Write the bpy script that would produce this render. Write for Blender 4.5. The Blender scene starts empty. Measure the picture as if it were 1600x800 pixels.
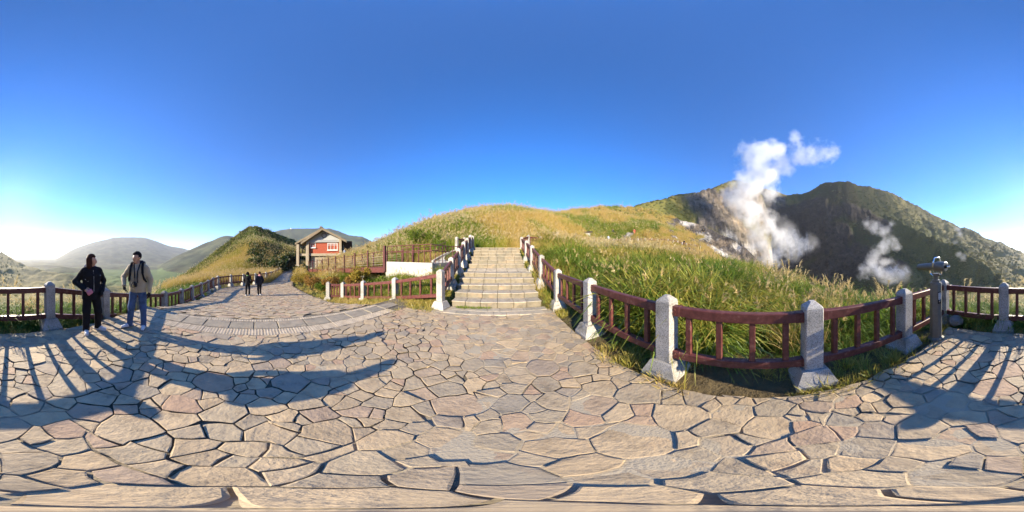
import bpy, bmesh, math, random
import numpy as np
from mathutils import Vector, Matrix

random.seed(7)
RNG = np.random.default_rng(7)
D2R = math.pi / 180.0
scene = bpy.context.scene
COL = scene.collection

# ------------------------------------------------------------------ camera
CAM_H = 1.6
cam_data = bpy.data.cameras.new('camera')
cam = bpy.data.objects.new('camera', cam_data)
COL.objects.link(cam)
cam.location = (0, 0, CAM_H)
cam.rotation_euler = (math.pi / 2, 0, 0)
cam_data.type = 'PANO'
try:
    cam_data.panorama_type = 'EQUIRECTANGULAR'
except Exception:
    cam_data.cycles.panorama_type = 'EQUIRECTANGULAR'
cam_data.clip_start = 0.05
cam_data.clip_end = 20000
scene.camera = cam

# ------------------------------------------------------------------ sky and sun
SUN_AZ = 184.0      # clockwise from +Y
SUN_EL = 20.5
world = bpy.data.worlds.new('World')
scene.world = world
world.use_nodes = True
wn, wl = world.node_tree.nodes, world.node_tree.links
wn.clear()
w_out = wn.new('ShaderNodeOutputWorld')
w_bg = wn.new('ShaderNodeBackground')
sky = wn.new('ShaderNodeTexSky')
sky.sky_type = 'NISHITA'
sky.sun_disc = False
sky.sun_elevation = SUN_EL * D2R
sky.sun_rotation = SUN_AZ * D2R
sky.altitude = 800
sky.air_density = 1.0
sky.dust_density = 0.10
sky.ozone_density = 4.5
w_bg.inputs['Strength'].default_value = 0.104
hs = wn.new('ShaderNodeHueSaturation')
hs.inputs['Saturation'].default_value = 1.27
tint = wn.new('ShaderNodeMix'); tint.data_type = 'RGBA'; tint.blend_type = 'MULTIPLY'
tint.inputs[0].default_value = 1.0
tint.inputs[7].default_value = (0.90, 0.97, 1.20, 1)
wl.new(sky.outputs[0], hs.inputs['Color']); wl.new(hs.outputs[0], tint.inputs[6]); wl.new(tint.outputs[2], w_bg.inputs[0])
wl.new(w_bg.outputs[0], w_out.inputs[0])

sun_data = bpy.data.lights.new('sun', 'SUN')
sun_data.energy = 5.0
sun_data.angle = 0.5 * D2R
sun_data.color = (1.0, 0.87, 0.66)
sun = bpy.data.objects.new('sun', sun_data)
COL.objects.link(sun)
sd = Vector((math.sin(SUN_AZ * D2R) * math.cos(SUN_EL * D2R),
             math.cos(SUN_AZ * D2R) * math.cos(SUN_EL * D2R), math.sin(SUN_EL * D2R)))
sun.rotation_euler = sd.to_track_quat('Z', 'Y').to_euler()
sun.location = (0, -20, 30)

# ------------------------------------------------------------------ exposure / render
vs = scene.view_settings
vs.view_transform = 'Standard'
vs.look = 'None'
vs.exposure = 1.55
vs.gamma = 1.0
vs.use_curve_mapping = False
scene.render.engine = 'CYCLES'
cy = scene.cycles
cy.use_denoising = True
try:
    cy.denoiser = 'OPENIMAGEDENOISE'
except Exception:
    pass
cy.use_adaptive_sampling = True
cy.adaptive_threshold = 0.02
cy.max_bounces = 6
cy.diffuse_bounces = 2
cy.glossy_bounces = 2
cy.transmission_bounces = 2
cy.transparent_max_bounces = 6
cy.volume_bounces = 4
cy.caustics_reflective = False
cy.caustics_refractive = False
cy.sample_clamp_indirect = 4.0

# ================================================================== helpers
def P(px, py, r):
    """direction of the survey reading (in 1/1600 turn) at horizontal distance r -> point"""
    az = (px - 800) * 0.225 * D2R
    el = (400 - py) * 0.225 * D2R
    return Vector((r * math.sin(az), r * math.cos(az), CAM_H + r * math.tan(el)))

def tag(o, label=None, cat=None, group=None, kind=None):
    if label: o['label'] = label
    if cat: o['category'] = cat
    if group: o['group'] = group
    if kind: o['kind'] = kind
    return o

def empty(name, loc=(0, 0, 0), rz=0.0, parent=None):
    o = bpy.data.objects.new(name, None)
    o.empty_display_size = 0.1
    COL.objects.link(o)
    o.location = loc
    o.rotation_euler = (0, 0, rz)
    if parent: o.parent = parent
    return o

def link(name, me, mat=None, parent=None, loc=None):
    o = bpy.data.objects.new(name, me)
    COL.objects.link(o)
    if mat is not None:
        for m in (mat if isinstance(mat, (list, tuple)) else [mat]):
            if me.materials.find(m.name) < 0 or isinstance(mat, (list, tuple)):
                if len(me.materials) < (len(mat) if isinstance(mat, (list, tuple)) else 1):
                    me.materials.append(m)
    if parent: o.parent = parent
    if loc is not None: o.location = loc
    return o

def np_mesh(name, verts, faces, smooth=False):
    """verts (n,3) array; faces (m,k) int array (all k equal)"""
    me = bpy.data.meshes.new(name)
    verts = np.asarray(verts, dtype=np.float32)
    faces = np.asarray(faces, dtype=np.int32)
    k = faces.shape[1]
    me.vertices.add(len(verts)); me.vertices.foreach_set('co', verts.ravel())
    me.loops.add(faces.size); me.loops.foreach_set('vertex_index', faces.ravel())
    me.polygons.add(len(faces))
    me.polygons.foreach_set('loop_start', np.arange(0, faces.size, k, dtype=np.int32))
    me.polygons.foreach_set('loop_total', np.full(len(faces), k, dtype=np.int32))
    if smooth:
        me.polygons.foreach_set('use_smooth', np.ones(len(faces), dtype=bool))
    me.update(calc_edges=True)
    me.validate()
    return me

class MB:
    """collects simple solids and builds ONE mesh"""
    def __init__(s): s.bm = bmesh.new()
    def box(s, c, d, rz=0.0, M=None, bevel=0.0):
        g = bmesh.ops.create_cube(s.bm, size=1.0)
        vs_ = g['verts']
        bmesh.ops.scale(s.bm, vec=d, verts=vs_)
        if bevel:
            es = list({e for v in vs_ for e in v.link_edges})
            r = bmesh.ops.bevel(s.bm, geom=es, offset=bevel, segments=1, affect='EDGES', profile=0.5)
            vs_ = list({v for f in r['faces'] for v in f.verts} | {v for v in vs_ if v.is_valid})
        if rz: bmesh.ops.rotate(s.bm, cent=(0, 0, 0), matrix=Matrix.Rotation(rz, 3, 'Z'), verts=vs_)
        if M is not None: bmesh.ops.transform(s.bm, matrix=M, verts=vs_)
        bmesh.ops.translate(s.bm, vec=c, verts=vs_)
        return vs_
    def bar(s, a, b, w, h, bevel=0.0, roll=0.0):
        """rectangular bar a->b; w horizontal width, h height"""
        a, b = Vector(a), Vector(b)
        d = b - a
        L = d.length
        x = d.normalized()
        y = Vector((0, 0, 1)).cross(x)
        if y.length < 1e-4: y = Vector((0, 1, 0))
        y.normalize(); z = x.cross(y)
        M = Matrix((x, y, z)).transposed().to_4x4()
        return s.box((a + b) / 2, (L, w, h), M=M, bevel=bevel)
    def tube(s, pts, r, n=8, cap=True):
        pts = [Vector(p) for p in pts]
        rings = []
        rr = r if isinstance(r, (list, tuple)) else [r] * len(pts)
        for i, p in enumerate(pts):
            t = (pts[min(i + 1, len(pts) - 1)] - pts[max(i - 1, 0)]).normalized()
            u = t.cross(Vector((0, 0, 1)))
            if u.length < 1e-3: u = t.cross(Vector((0, 1, 0)))
            u.normalize(); v = t.cross(u)
            rings.append([s.bm.verts.new(p + (u * math.cos(2 * math.pi * k / n) + v * math.sin(2 * math.pi * k / n)) * rr[i]) for k in range(n)])
        for a, b in zip(rings, rings[1:]):
            for k in range(n):
                s.bm.faces.new((a[k], a[(k + 1) % n], b[(k + 1) % n], b[k]))
        if cap:
            s.bm.faces.new(rings[0][::-1]); s.bm.faces.new(rings[-1])
    def prism(s, poly, axis, d0, d1):
        """poly of 2D pts extruded along axis ('y' : poly is x,z ; 'z': poly is x,y)"""
        def mk(p, d): return (p[0], d, p[1]) if axis == 'y' else ((p[0], p[1], d) if axis == 'z' else (d, p[0], p[1]))
        A = [s.bm.verts.new(mk(p, d0)) for p in poly]; B = [s.bm.verts.new(mk(p, d1)) for p in poly]
        s.bm.faces.new(A); s.bm.faces.new(B[::-1])
        n = len(poly)
        for i in range(n): s.bm.faces.new((A[i], B[i], B[(i + 1) % n], A[(i + 1) % n]))
    def lathe(s, prof, n=16, c=(0, 0, 0), squash=None):
        rings = [[s.bm.verts.new((c[0] + r * math.cos(2 * math.pi * k / n), c[1] + r * math.sin(2 * math.pi * k / n), c[2] + z)) for k in range(n)] for r, z in prof]
        for a, b in zip(rings, rings[1:]):
            for k in range(n): s.bm.faces.new((a[k], a[(k + 1) % n], b[(k + 1) % n], b[k]))
        s.bm.faces.new(rings[0][::-1]); s.bm.faces.new(rings[-1])
    def mesh(s, name, smooth=False):
        bmesh.ops.recalc_face_normals(s.bm, faces=s.bm.faces)
        me = bpy.data.meshes.new(name)
        s.bm.to_mesh(me); s.bm.free()
        if smooth:
            for p in me.polygons: p.use_smooth = True
        return me
    def build(s, name, mat, parent=None, loc=None, smooth=False):
        return link(name, s.mesh(name, smooth), mat, parent, loc)

# ---- numpy noise
def _hash(ix, iy, seed):
    h = (ix.astype(np.int64) * 374761393 + iy.astype(np.int64) * 668265263 + seed * 1442695041) & 0xFFFFFFFF
    h = ((h ^ (h >> 13)) * 1274126177) & 0xFFFFFFFF
    h = h ^ (h >> 16)
    return (h & 0xFFFFFF) / float(0xFFFFFF)
def vnoise(x, y, seed=0):
    x = np.asarray(x, float); y = np.asarray(y, float)
    ix, iy = np.floor(x), np.floor(y)
    fx, fy = x - ix, y - iy
    fx = fx * fx * (3 - 2 * fx); fy = fy * fy * (3 - 2 * fy)
    a, b = _hash(ix, iy, seed), _hash(ix + 1, iy, seed)
    c, d = _hash(ix, iy + 1, seed), _hash(ix + 1, iy + 1, seed)
    return (a + (b - a) * fx) * (1 - fy) + (c + (d - c) * fx) * fy
def fbm(x, y, seed=0, oct=4):
    s = 0.0; a = 0.5; t = 0.0
    for i in range(oct):
        s = s + a * vnoise(x, y, seed + i * 17); t += a
        x = x * 2.03 + 5.1; y = y * 2.03 + 3.7; a *= 0.5
    return s / t
def sstep(a, b, x):
    t = np.clip((x - a) / (b - a), 0, 1)
    return t * t * (3 - 2 * t)

# ================================================================== materials
def mat(name):
    m = bpy.data.materials.new(name)
    m.use_nodes = True
    nt = m.node_tree
    nt.nodes.clear()
    out = nt.nodes.new('ShaderNodeOutputMaterial')
    return m, nt.nodes, nt.links, out
def N(nodes, t, **kw):
    n = nodes.new(t)
    for k, v in kw.items():
        if k.startswith('_'): setattr(n, k[1:], v)
        else: n.inputs[k.replace('__', ' ')].default_value = v
    return n
def ramp(nodes, stops, interp='LINEAR'):
    n = nodes.new('ShaderNodeValToRGB')
    cr = n.color_ramp
    cr.interpolation = interp
    while len(cr.elements) < len(stops): cr.elements.new(0.5)
    for e, (p, c) in zip(cr.elements, stops):
        e.position = p; e.color = (*c, 1)
    return n
def simple(name, col, rough=0.7, var=0.12, scale=8.0, bump=0.1, bscale=60.0, metallic=0.0, spec=0.3, coords='Object'):
    m, n, l, out = mat(name)
    tc = n.new('ShaderNodeTexCoord')
    b = n.new('ShaderNodeBsdfPrincipled')
    b.inputs['Roughness'].default_value = rough
    b.inputs['Metallic'].default_value = metallic
    b.inputs['Specular IOR Level'].default_value = spec
    nz = N(n, 'ShaderNodeTexNoise', Scale=scale, Detail=6.0)
    l.new(tc.outputs[coords], nz.inputs['Vector'])
    r = ramp(n, [(0.25, tuple(c * (1 - var) for c in col)), (0.75, tuple(min(1, c * (1 + var)) for c in col))])
    l.new(nz.outputs['Fac'], r.inputs[0]); l.new(r.outputs[0], b.inputs['Base Color'])
    if bump:
        n2 = N(n, 'ShaderNodeTexNoise', Scale=bscale, Detail=5.0)
        l.new(tc.outputs[coords], n2.inputs['Vector'])
        bp = N(n, 'ShaderNodeBump', Strength=bump, Distance=0.02)
        l.new(n2.outputs['Fac'], bp.inputs['Height']); l.new(bp.outputs[0], b.inputs['Normal'])
    l.new(b.outputs[0], out.inputs[0])
    return m

def stone_mat(name, stops, spread=1.0):
    m, n, l, out = mat(name)
    tc = n.new('ShaderNodeTexCoord')
    geo = n.new('ShaderNodeNewGeometry')
    oi = n.new('ShaderNodeObjectInfo')
    add = N(n, 'ShaderNodeMath', _operation='ADD')
    l.new(geo.outputs['Random Per Island'], add.inputs[0]); l.new(oi.outputs['Random'], add.inputs[1])
    fr = N(n, 'ShaderNodeMath', _operation='FRACT'); l.new(add.outputs[0], fr.inputs[0])
    rp = ramp(n, stops)
    l.new(fr.outputs[0], rp.inputs[0])
    # large mottling
    n1 = N(n, 'ShaderNodeTexNoise', Scale=5.0, Detail=8.0, Roughness=0.65)
    l.new(geo.outputs['Position'], n1.inputs['Vector'])
    mx = n.new('ShaderNodeMix'); mx.data_type = 'RGBA'; mx.blend_type = 'MULTIPLY'
    mx.inputs[0].default_value = 0.85
    r1 = ramp(n, [(0.30, (0.50, 0.48, 0.46)), (0.46, (0.90, 0.88, 0.85)), (0.60, (1.05, 1.02, 0.97)), (0.72, (1.30, 1.22, 1.12))])
    l.new(n1.outputs['Fac'], r1.inputs[0])
    l.new(rp.outputs[0], mx.inputs[6]); l.new(r1.outputs[0], mx.inputs[7])
    # rusty streaks in a few
    mp = N(n, 'ShaderNodeMapping'); mp.inputs['Scale'].default_value = (3.5, 3.5, 3.5)
    l.new(geo.outputs['Position'], mp.inputs['Vector'])
    n3 = N(n, 'ShaderNodeTexNoise', Scale=1.0, Detail=6.0, Roughness=0.6)
    l.new(mp.outputs[0], n3.inputs['Vector'])
    r3 = ramp(n, [(0.55, (0, 0, 0)), (0.72, (0.55, 0.55, 0.55))])
    l.new(n3.outputs['Fac'], r3.inputs[0])
    mx2 = n.new('ShaderNodeMix'); mx2.data_type = 'RGBA'
    l.new(r3.outputs[0], mx2.inputs[0]); l.new(mx.outputs[2], mx2.inputs[6]); mx2.inputs[7].default_value = (0.36, 0.25, 0.15, 1)
    b = n.new('ShaderNodeBsdfPrincipled')
    b.inputs['Roughness'].default_value = 0.72
    b.inputs['Specular IOR Level'].default_value = 0.35
    l.new(mx2.outputs[2], b.inputs['Base Color'])
    n2 = N(n, 'ShaderNodeTexNoise', Scale=22.0, Detail=9.0, Roughness=0.62)
    l.new(geo.outputs['Position'], n2.inputs['Vector'])
    bp = N(n, 'ShaderNodeBump', Strength=0.55, Distance=0.02)
    l.new(n2.outputs['Fac'], bp.inputs['Height']); l.new(bp.outputs[0], b.inputs['Normal'])
    l.new(b.outputs[0], out.inputs[0])
    return m

M = {}
M['flag'] = stone_mat('flagstone', [(0.0, (0.43, 0.325, 0.20)), (0.2, (0.34, 0.28, 0.195)), (0.4, (0.49, 0.37, 0.225)),
                                    (0.56, (0.29, 0.25, 0.19)), (0.7, (0.42, 0.285, 0.185)), (0.86, (0.38, 0.31, 0.21)), (1.0, (0.46, 0.355, 0.22))])
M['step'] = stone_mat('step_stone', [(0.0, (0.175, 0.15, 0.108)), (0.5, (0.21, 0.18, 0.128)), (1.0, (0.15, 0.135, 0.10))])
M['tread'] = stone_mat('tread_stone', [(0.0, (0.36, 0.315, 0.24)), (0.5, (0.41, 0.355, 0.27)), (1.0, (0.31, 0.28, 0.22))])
M['slab'] = stone_mat('border_stone', [(0.0, (0.25, 0.22, 0.165)), (0.5, (0.31, 0.265, 0.195)), (1.0, (0.27, 0.235, 0.18))])
M['tile'] = simple('tactile_concrete', (0.42, 0.345, 0.25), 0.8, 0.25, 6.0, 0.2, 90.0, coords='Object')
M['concrete'] = simple('pale_concrete', (0.38, 0.36, 0.315), 0.85, 0.22, 1.2, 0.25, 30.0)
M['tan_concrete'] = simple('tan_concrete', (0.36, 0.30, 0.215), 0.85, 0.12, 2.0, 0.2, 20.0)
M['roof'] = simple('roof_fascia', (0.23, 0.185, 0.125), 0.8, 0.2, 2.0, 0.2, 12.0)
M['gable'] = simple('gable_plaster', (0.42, 0.43, 0.42), 0.8, 0.05, 2.0, 0.1, 12.0)
M['beam_grey'] = simple('grey_beam', (0.33, 0.33, 0.32), 0.8, 0.08, 2.0, 0.1, 12.0)
M['white'] = simple('white_paint', (0.75, 0.74, 0.71), 0.6, 0.05, 4.0, 0.05, 20.0)
M['glass'] = simple('dark_window', (0.03, 0.04, 0.05), 0.12, 0.1, 3.0, 0.0, spec=0.6)
M['dark_wood'] = simple('dark_wood', (0.05, 0.035, 0.03), 0.7, 0.2, 6.0, 0.2, 40.0)
M['steel_red'] = simple('brown_red_steel', (0.085, 0.028, 0.026), 0.5, 0.15, 10.0, 0.1, 60.0)
M['cable'] = simple('steel_cable', (0.30, 0.24, 0.20), 0.4, 0.1, 10.0, 0.0)
M['scope'] = simple('scope_grey_paint', (0.125, 0.12, 0.10), 0.42, 0.15, 12.0, 0.12, 150.0, spec=0.5)
M['chrome'] = simple('brushed_steel', (0.75, 0.75, 0.74), 0.22, 0.05, 20.0, 0.0, metallic=1.0)
M['black'] = simple('black_rubber', (0.012, 0.012, 0.013), 0.6, 0.1, 20.0, 0.0)
M['label_w'] = simple('label_white', (0.7, 0.7, 0.66), 0.5, 0.05, 20.0, 0.0)
M['rock_b'] = simple('boulder_rock', (0.20, 0.185, 0.165), 0.9, 0.3, 3.0, 0.6, 14.0)

def granite():
    m, n, l, out = mat('granite')
    tc = n.new('ShaderNodeTexCoord')
    v = N(n, 'ShaderNodeTexNoise', Scale=95.0, Detail=3.0, Roughness=0.7)
    l.new(tc.outputs['Object'], v.inputs['Vector'])
    r = ramp(n, [(0.36, (0.13, 0.125, 0.12)), (0.46, (0.33, 0.315, 0.295)), (0.6, (0.43, 0.41, 0.385)), (0.72, (0.54, 0.52, 0.49))])
    l.new(v.outputs['Fac'], r.inputs[0])
    n2 = N(n, 'ShaderNodeTexNoise', Scale=3.0, Detail=5.0)
    geo = n.new('ShaderNodeNewGeometry')
    l.new(geo.outputs['Position'], n2.inputs['Vector'])
    r2 = ramp(n, [(0.3, (0.55, 0.54, 0.48)), (0.48, (0.9, 0.89, 0.85)), (0.7, (1.08, 1.06, 1.03))])
    l.new(n2.outputs['Fac'], r2.inputs[0])
    mx = n.new('ShaderNodeMix'); mx.data_type = 'RGBA'; mx.blend_type = 'MULTIPLY'; mx.inputs[0].default_value = 1
    l.new(r.outputs[0], mx.inputs[6]); l.new(r2.outputs[0], mx.inputs[7])
    b = n.new('ShaderNodeBsdfPrincipled'); b.inputs['Roughness'].default_value = 0.75
    l.new(mx.outputs[2], b.inputs['Base Color'])
    bp = N(n, 'ShaderNodeBump', Strength=0.35, Distance=0.006)
    l.new(v.outputs['Fac'], bp.inputs['Height']); l.new(bp.outputs[0], b.inputs['Normal'])
    l.new(b.outputs[0], out.inputs[0])
    return m
M['granite'] = granite()

def painted_wood():
    m, n, l, out = mat('red_brown_painted_rail')
    geo = n.new('ShaderNodeNewGeometry')
    mp = N(n, 'ShaderNodeMapping'); mp.inputs['Scale'].default_value = (14, 14, 14)
    l.new(geo.outputs['Position'], mp.inputs['Vector'])
    a = N(n, 'ShaderNodeTexNoise', Scale=1.0, Detail=7.0, Roughness=0.65); l.new(mp.outputs[0], a.inputs['Vector'])
    r = ramp(n, [(0.25, (0.045, 0.016, 0.014)), (0.45, (0.092, 0.025, 0.021)), (0.58, (0.118, 0.036, 0.030)), (0.66, (0.165, 0.075, 0.06)), (0.78, (0.26, 0.17, 0.13))])
    l.new(a.outputs['Fac'], r.inputs[0])
    b = n.new('ShaderNodeBsdfPrincipled'); b.inputs['Roughness'].default_value = 0.48
    b.inputs['Specular IOR Level'].default_value = 0.4
    l.new(r.outputs[0], b.inputs['Base Color'])
    bp = N(n, 'ShaderNodeBump', Strength=0.12, Distance=0.01)
    l.new(a.outputs['Fac'], bp.inputs['Height']); l.new(bp.outputs[0], b.inputs['Normal'])
    l.new(b.outputs[0], out.inputs[0])
    return m
M['rail'] = painted_wood()

def brick():
    m, n, l, out = mat('red_brick_wall')
    tc = n.new('ShaderNodeTexCoord')
    mp = N(n, 'ShaderNodeMapping'); mp.inputs['Rotation'].default_value = (math.pi / 2, 0, 0)
    l.new(tc.outputs['Object'], mp.inputs['Vector'])
    br = N(n, 'ShaderNodeTexBrick', Scale=4.0)
    br.inputs['Color1'].default_value = (0.40, 0.070, 0.026, 1); br.inputs['Color2'].default_value = (0.32, 0.055, 0.022, 1)
    br.inputs['Mortar'].default_value = (0.30, 0.12, 0.08, 1)
    l.new(mp.outputs[0], br.inputs['Vector'])
    b = n.new('ShaderNodeBsdfPrincipled'); b.inputs['Roughness'].default_value = 0.85
    l.new(br.outputs[0], b.inputs['Base Color']); l.new(b.outputs[0], out.inputs[0])
    return m
M['brick'] = brick()

def mortar():
    m, n, l, out = mat('mortar_bed')
    geo = n.new('ShaderNodeNewGeometry')
    a = N(n, 'ShaderNodeTexNoise', Scale=2.2, Detail=8.0, Roughness=0.7); l.new(geo.outputs['Position'], a.inputs['Vector'])
    r = ramp(n, [(0.3, (0.06, 0.052, 0.035)), (0.5, (0.12, 0.10, 0.07)), (0.68, (0.19, 0.16, 0.11)), (0.8, (0.09, 0.10, 0.03))])
    l.new(a.outputs['Fac'], r.inputs[0])
    b = n.new('ShaderNodeBsdfPrincipled'); b.inputs['Roughness'].default_value = 0.95
    ce = N(n, 'ShaderNodeAttribute'); ce.attribute_name = 'cement'
    cm = n.new('ShaderNodeMix'); cm.data_type = 'RGBA'; l.new(ce.outputs['Fac'], cm.inputs[0]); l.new(r.outputs[0], cm.inputs[6]); cm.inputs[7].default_value = (0.36, 0.30, 0.21, 1)
    l.new(cm.outputs[2], b.inputs['Base Color'])
    c = N(n, 'ShaderNodeTexNoise', Scale=60.0, Detail=4.0); l.new(geo.outputs['Position'], c.inputs['Vector'])
    bp = N(n, 'ShaderNodeBump', Strength=0.6, Distance=0.01)
    l.new(c.outputs['Fac'], bp.inputs['Height']); l.new(bp.outputs[0], b.inputs['Normal'])
    l.new(b.outputs[0], out.inputs[0])
    return m
M['mortar'] = mortar()

def terrain_mat():
    m, n, l, out = mat('hillside_ground')
    at = N(n, 'ShaderNodeAttribute'); at.attribute_name = 'ground_colour'
    geo = n.new('ShaderNodeNewGeometry')
    a = N(n, 'ShaderNodeTexNoise', Scale=0.9, Detail=10.0, Roughness=0.72); l.new(geo.outputs['Position'], a.inputs['Vector'])
    r = ramp(n, [(0.28, (0.45, 0.45, 0.45)), (0.5, (0.95, 0.95, 0.95)), (0.75, (1.5, 1.5, 1.5))])
    l.new(a.outputs['Fac'], r.inputs[0])
    mx = n.new('ShaderNodeMix'); mx.data_type = 'RGBA'; mx.blend_type = 'MULTIPLY'; mx.inputs[0].default_value = 0.9
    l.new(at.outputs['Color'], mx.inputs[6]); l.new(r.outputs[0], mx.inputs[7])
    ba = N(n, 'ShaderNodeAttribute'); ba.attribute_name = 'bare_rock'
    k1 = N(n, 'ShaderNodeTexNoise', Scale=0.16, Detail=9.0, Roughness=0.75); l.new(geo.outputs['Position'], k1.inputs['Vector'])
    k2 = ramp(n, [(0.36, (0.30, 0.29, 0.28)), (0.48, (0.85, 0.84, 0.82)), (0.56, (1.05, 1.0, 0.95)), (0.68, (1.75, 1.68, 1.6))]); l.new(k1.outputs['Fac'], k2.inputs[0])
    k3 = n.new('ShaderNodeMix'); k3.data_type = 'RGBA'; k3.blend_type = 'MULTIPLY'
    l.new(ba.outputs['Fac'], k3.inputs[0]); l.new(mx.outputs[2], k3.inputs[6]); l.new(k2.outputs[0], k3.inputs[7]); mx = k3
    b = n.new('ShaderNodeBsdfPrincipled'); b.inputs['Roughness'].default_value = 0.95
    b.inputs['Specular IOR Level'].default_value = 0.1
    l.new(mx.outputs[2], b.inputs['Base Color'])
    c = N(n, 'ShaderNodeTexNoise', Scale=0.35, Detail=12.0, Roughness=0.7); l.new(geo.outputs['Position'], c.inputs['Vector'])
    bp = N(n, 'ShaderNodeBump', Strength=1.0, Distance=1.8)
    l.new(c.outputs['Fac'], bp.inputs['Height']); l.new(bp.outputs[0], b.inputs['Normal'])
    l.new(b.outputs[0], out.inputs[0])
    return m
M['terrain'] = terrain_mat()

def blade_mat(name, stops, transl=0.4):
    """stops : colour by the tuft's own dryness (0 lush .. 1 dead straw), lowered for shade on some scrub"""
    m, n, l, out = mat(name)
    at = N(n, 'ShaderNodeAttribute'); at.attribute_type = 'INSTANCER'; at.attribute_name = 'dry'
    geo = n.new('ShaderNodeNewGeometry')
    mm = N(n, 'ShaderNodeMath', _operation='MULTIPLY_ADD'); mm.inputs[1].default_value = 0.34; mm.inputs[2].default_value = -0.17
    l.new(geo.outputs['Random Per Island'], mm.inputs[0])
    ad = N(n, 'ShaderNodeMath', _operation='ADD'); l.new(at.outputs['Fac'], ad.inputs[0]); l.new(mm.outputs[0], ad.inputs[1])
    r = ramp(n, stops); l.new(ad.outputs[0], r.inputs[0])
    d = N(n, 'ShaderNodeBsdfDiffuse'); t = N(n, 'ShaderNodeBsdfTranslucent')
    l.new(r.outputs[0], d.inputs[0]); l.new(r.outputs[0], t.inputs[0])
    ms = n.new('ShaderNodeMixShader'); ms.inputs[0].default_value = transl
    l.new(d.outputs[0], ms.inputs[1]); l.new(t.outputs[0], ms.inputs[2])
    gl = N(n, 'ShaderNodeBsdfGlossy', Roughness=0.45); gl.inputs['Color'].default_value = (1, 1, 1, 1)
    ms2 = n.new('ShaderNodeMixShader'); ms2.inputs[0].default_value = 0.025
    l.new(ms.outputs[0], ms2.inputs[1]); l.new(gl.outputs[0], ms2.inputs[2])
    l.new(ms2.outputs[0], out.inputs[0])
    return m
M['blade'] = blade_mat('grass_blade', [(0.0, (0.115, 0.195, 0.024)), (0.25, (0.20, 0.275, 0.036)), (0.5, (0.34, 0.32, 0.055)),
                                       (0.75, (0.50, 0.37, 0.095)), (1.0, (0.60, 0.43, 0.17))], 0.42)
M['plume'] = blade_mat('seed_plume', [(0.0, (0.52, 0.44, 0.25)), (0.5, (0.54, 0.43, 0.21)), (1.0, (0.54, 0.40, 0.17))], 0.5)
M['leaf'] = blade_mat('scrub_leaf', [(0.0, (0.03, 0.055, 0.012)), (0.35, (0.075, 0.105, 0.02)), (0.65, (0.19, 0.18, 0.04)), (1.0, (0.36, 0.27, 0.09))], 0.3)

# ================================================================== terrain
# stair frame
ST_AZ = -5.4 * D2R
SU = np.array([math.sin(ST_AZ), math.cos(ST_AZ)])      # along the flight
SV = np.array([math.cos(ST_AZ), -math.sin(ST_AZ)])     # across, to the right
def stair_xy(ax, lat): return SU * ax + SV * lat

PZ_X = np.array([-40, -34, -20, -15, -11, -8.5, -6.9, -5.2, -3.9, -3.0])
PZ_Z = np.array([-1.42, -1.4, -1.33, -1.25, -1.1, -0.85, -0.60, -0.28, -0.0, 0.0])
def path_z(x): return np.interp(x, PZ_X, PZ_Z)
PATH_L = [(-3.86, -3.05), (-5.2, -3.0), (-7, -3.1), (-8.5, -3.1), (-11, -3.2), (-13.4, -3.15), (-14.8, -2.2), (-16.2, -0.3), (-17.6, 1.4), (-22.4, 2.9), (-33.6, 5.9), (-38, 7.2)]
PATH_R = [(-3.86, 3.55), (-5.2, 3.45), (-7, 3.3), (-8.5, 3.5), (-11, 3.6), (-13, 3.5), (-15.2, 3.5), (-18.0, 4.2), (-22, 5.4), (-25, 6.2), (-28.5, 7.0), (-38, 10.0)]
PATH_POLY = PATH_L + PATH_R[::-1]
def in_poly(x, y, poly):
    x = np.asarray(x, float); y = np.asarray(y, float)
    c = np.zeros(np.broadcast(x, y).shape, bool)
    j = len(poly) - 1
    for i in range(len(poly)):
        xi, yi = poly[i]; xj, yj = poly[j]
        t = ((yi > y) != (yj > y)) & (x < (xj - xi) * (y - yi) / (yj - yi + 1e-12) + xi)
        c ^= t; j = i
    return c
def grow(poly, d):
    c = Vector((sum(p[0] for p in poly) / len(poly), sum(p[1] for p in poly) / len(poly)))
    n = len(poly); res = []
    area = sum(poly[i][0] * poly[(i + 1) % n][1] - poly[(i + 1) % n][0] * poly[i][1] for i in range(n))
    s = 1 if area > 0 else -1
    for i in range(n):
        a, b, e = Vector(poly[i - 1]), Vector(poly[i]), Vector(poly[(i + 1) % n])
        d1 = (b - a).normalized(); d2 = (e - b).normalized()
        n1 = Vector((d1.y, -d1.x)) * s; n2 = Vector((d2.y, -d2.x)) * s
        k = (n1 + n2); k = k / max(0.35, k.length_squared) * 2 if k.length > 1e-4 else n1
        res.append(tuple(b + k * d))
    return res
PLAZA = [(-3.02, -3.1), (1.52, -3.1), (1.12, 4.305), (-3.02, 3.92)]
BORDER = [(-3.90, -3.05), (-3.0, -3.05), (-3.0, 4.0), (-3.90, 4.0)]

STEPS = []   # (axial of riser, top z, half width)
for a, z, hw in [(4.88, 0.18, 1.38), (5.40, 0.345, 1.42), (5.98, 0.51, 1.48), (6.55, 0.68, 1.53), (7.12, 0.85, 1.58)]:
    STEPS.append((a, z, hw))
UP = [(8.45 + 0.5 * i, 0.98 + 0.197 * (i + 1), 1.46 + 0.01 * i) for i in range(6)]
STAIR_A = np.array([4.7, 4.88, 5.40, 5.98, 6.55, 7.12, 8.45, 8.95, 9.45, 9.95, 10.45, 10.95, 13.0])
STAIR_Z = np.array([0.0, 0.09, 0.26, 0.43, 0.60, 0.76, 0.96, 1.10, 1.30, 1.50, 1.70, 1.92, 2.15])

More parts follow.
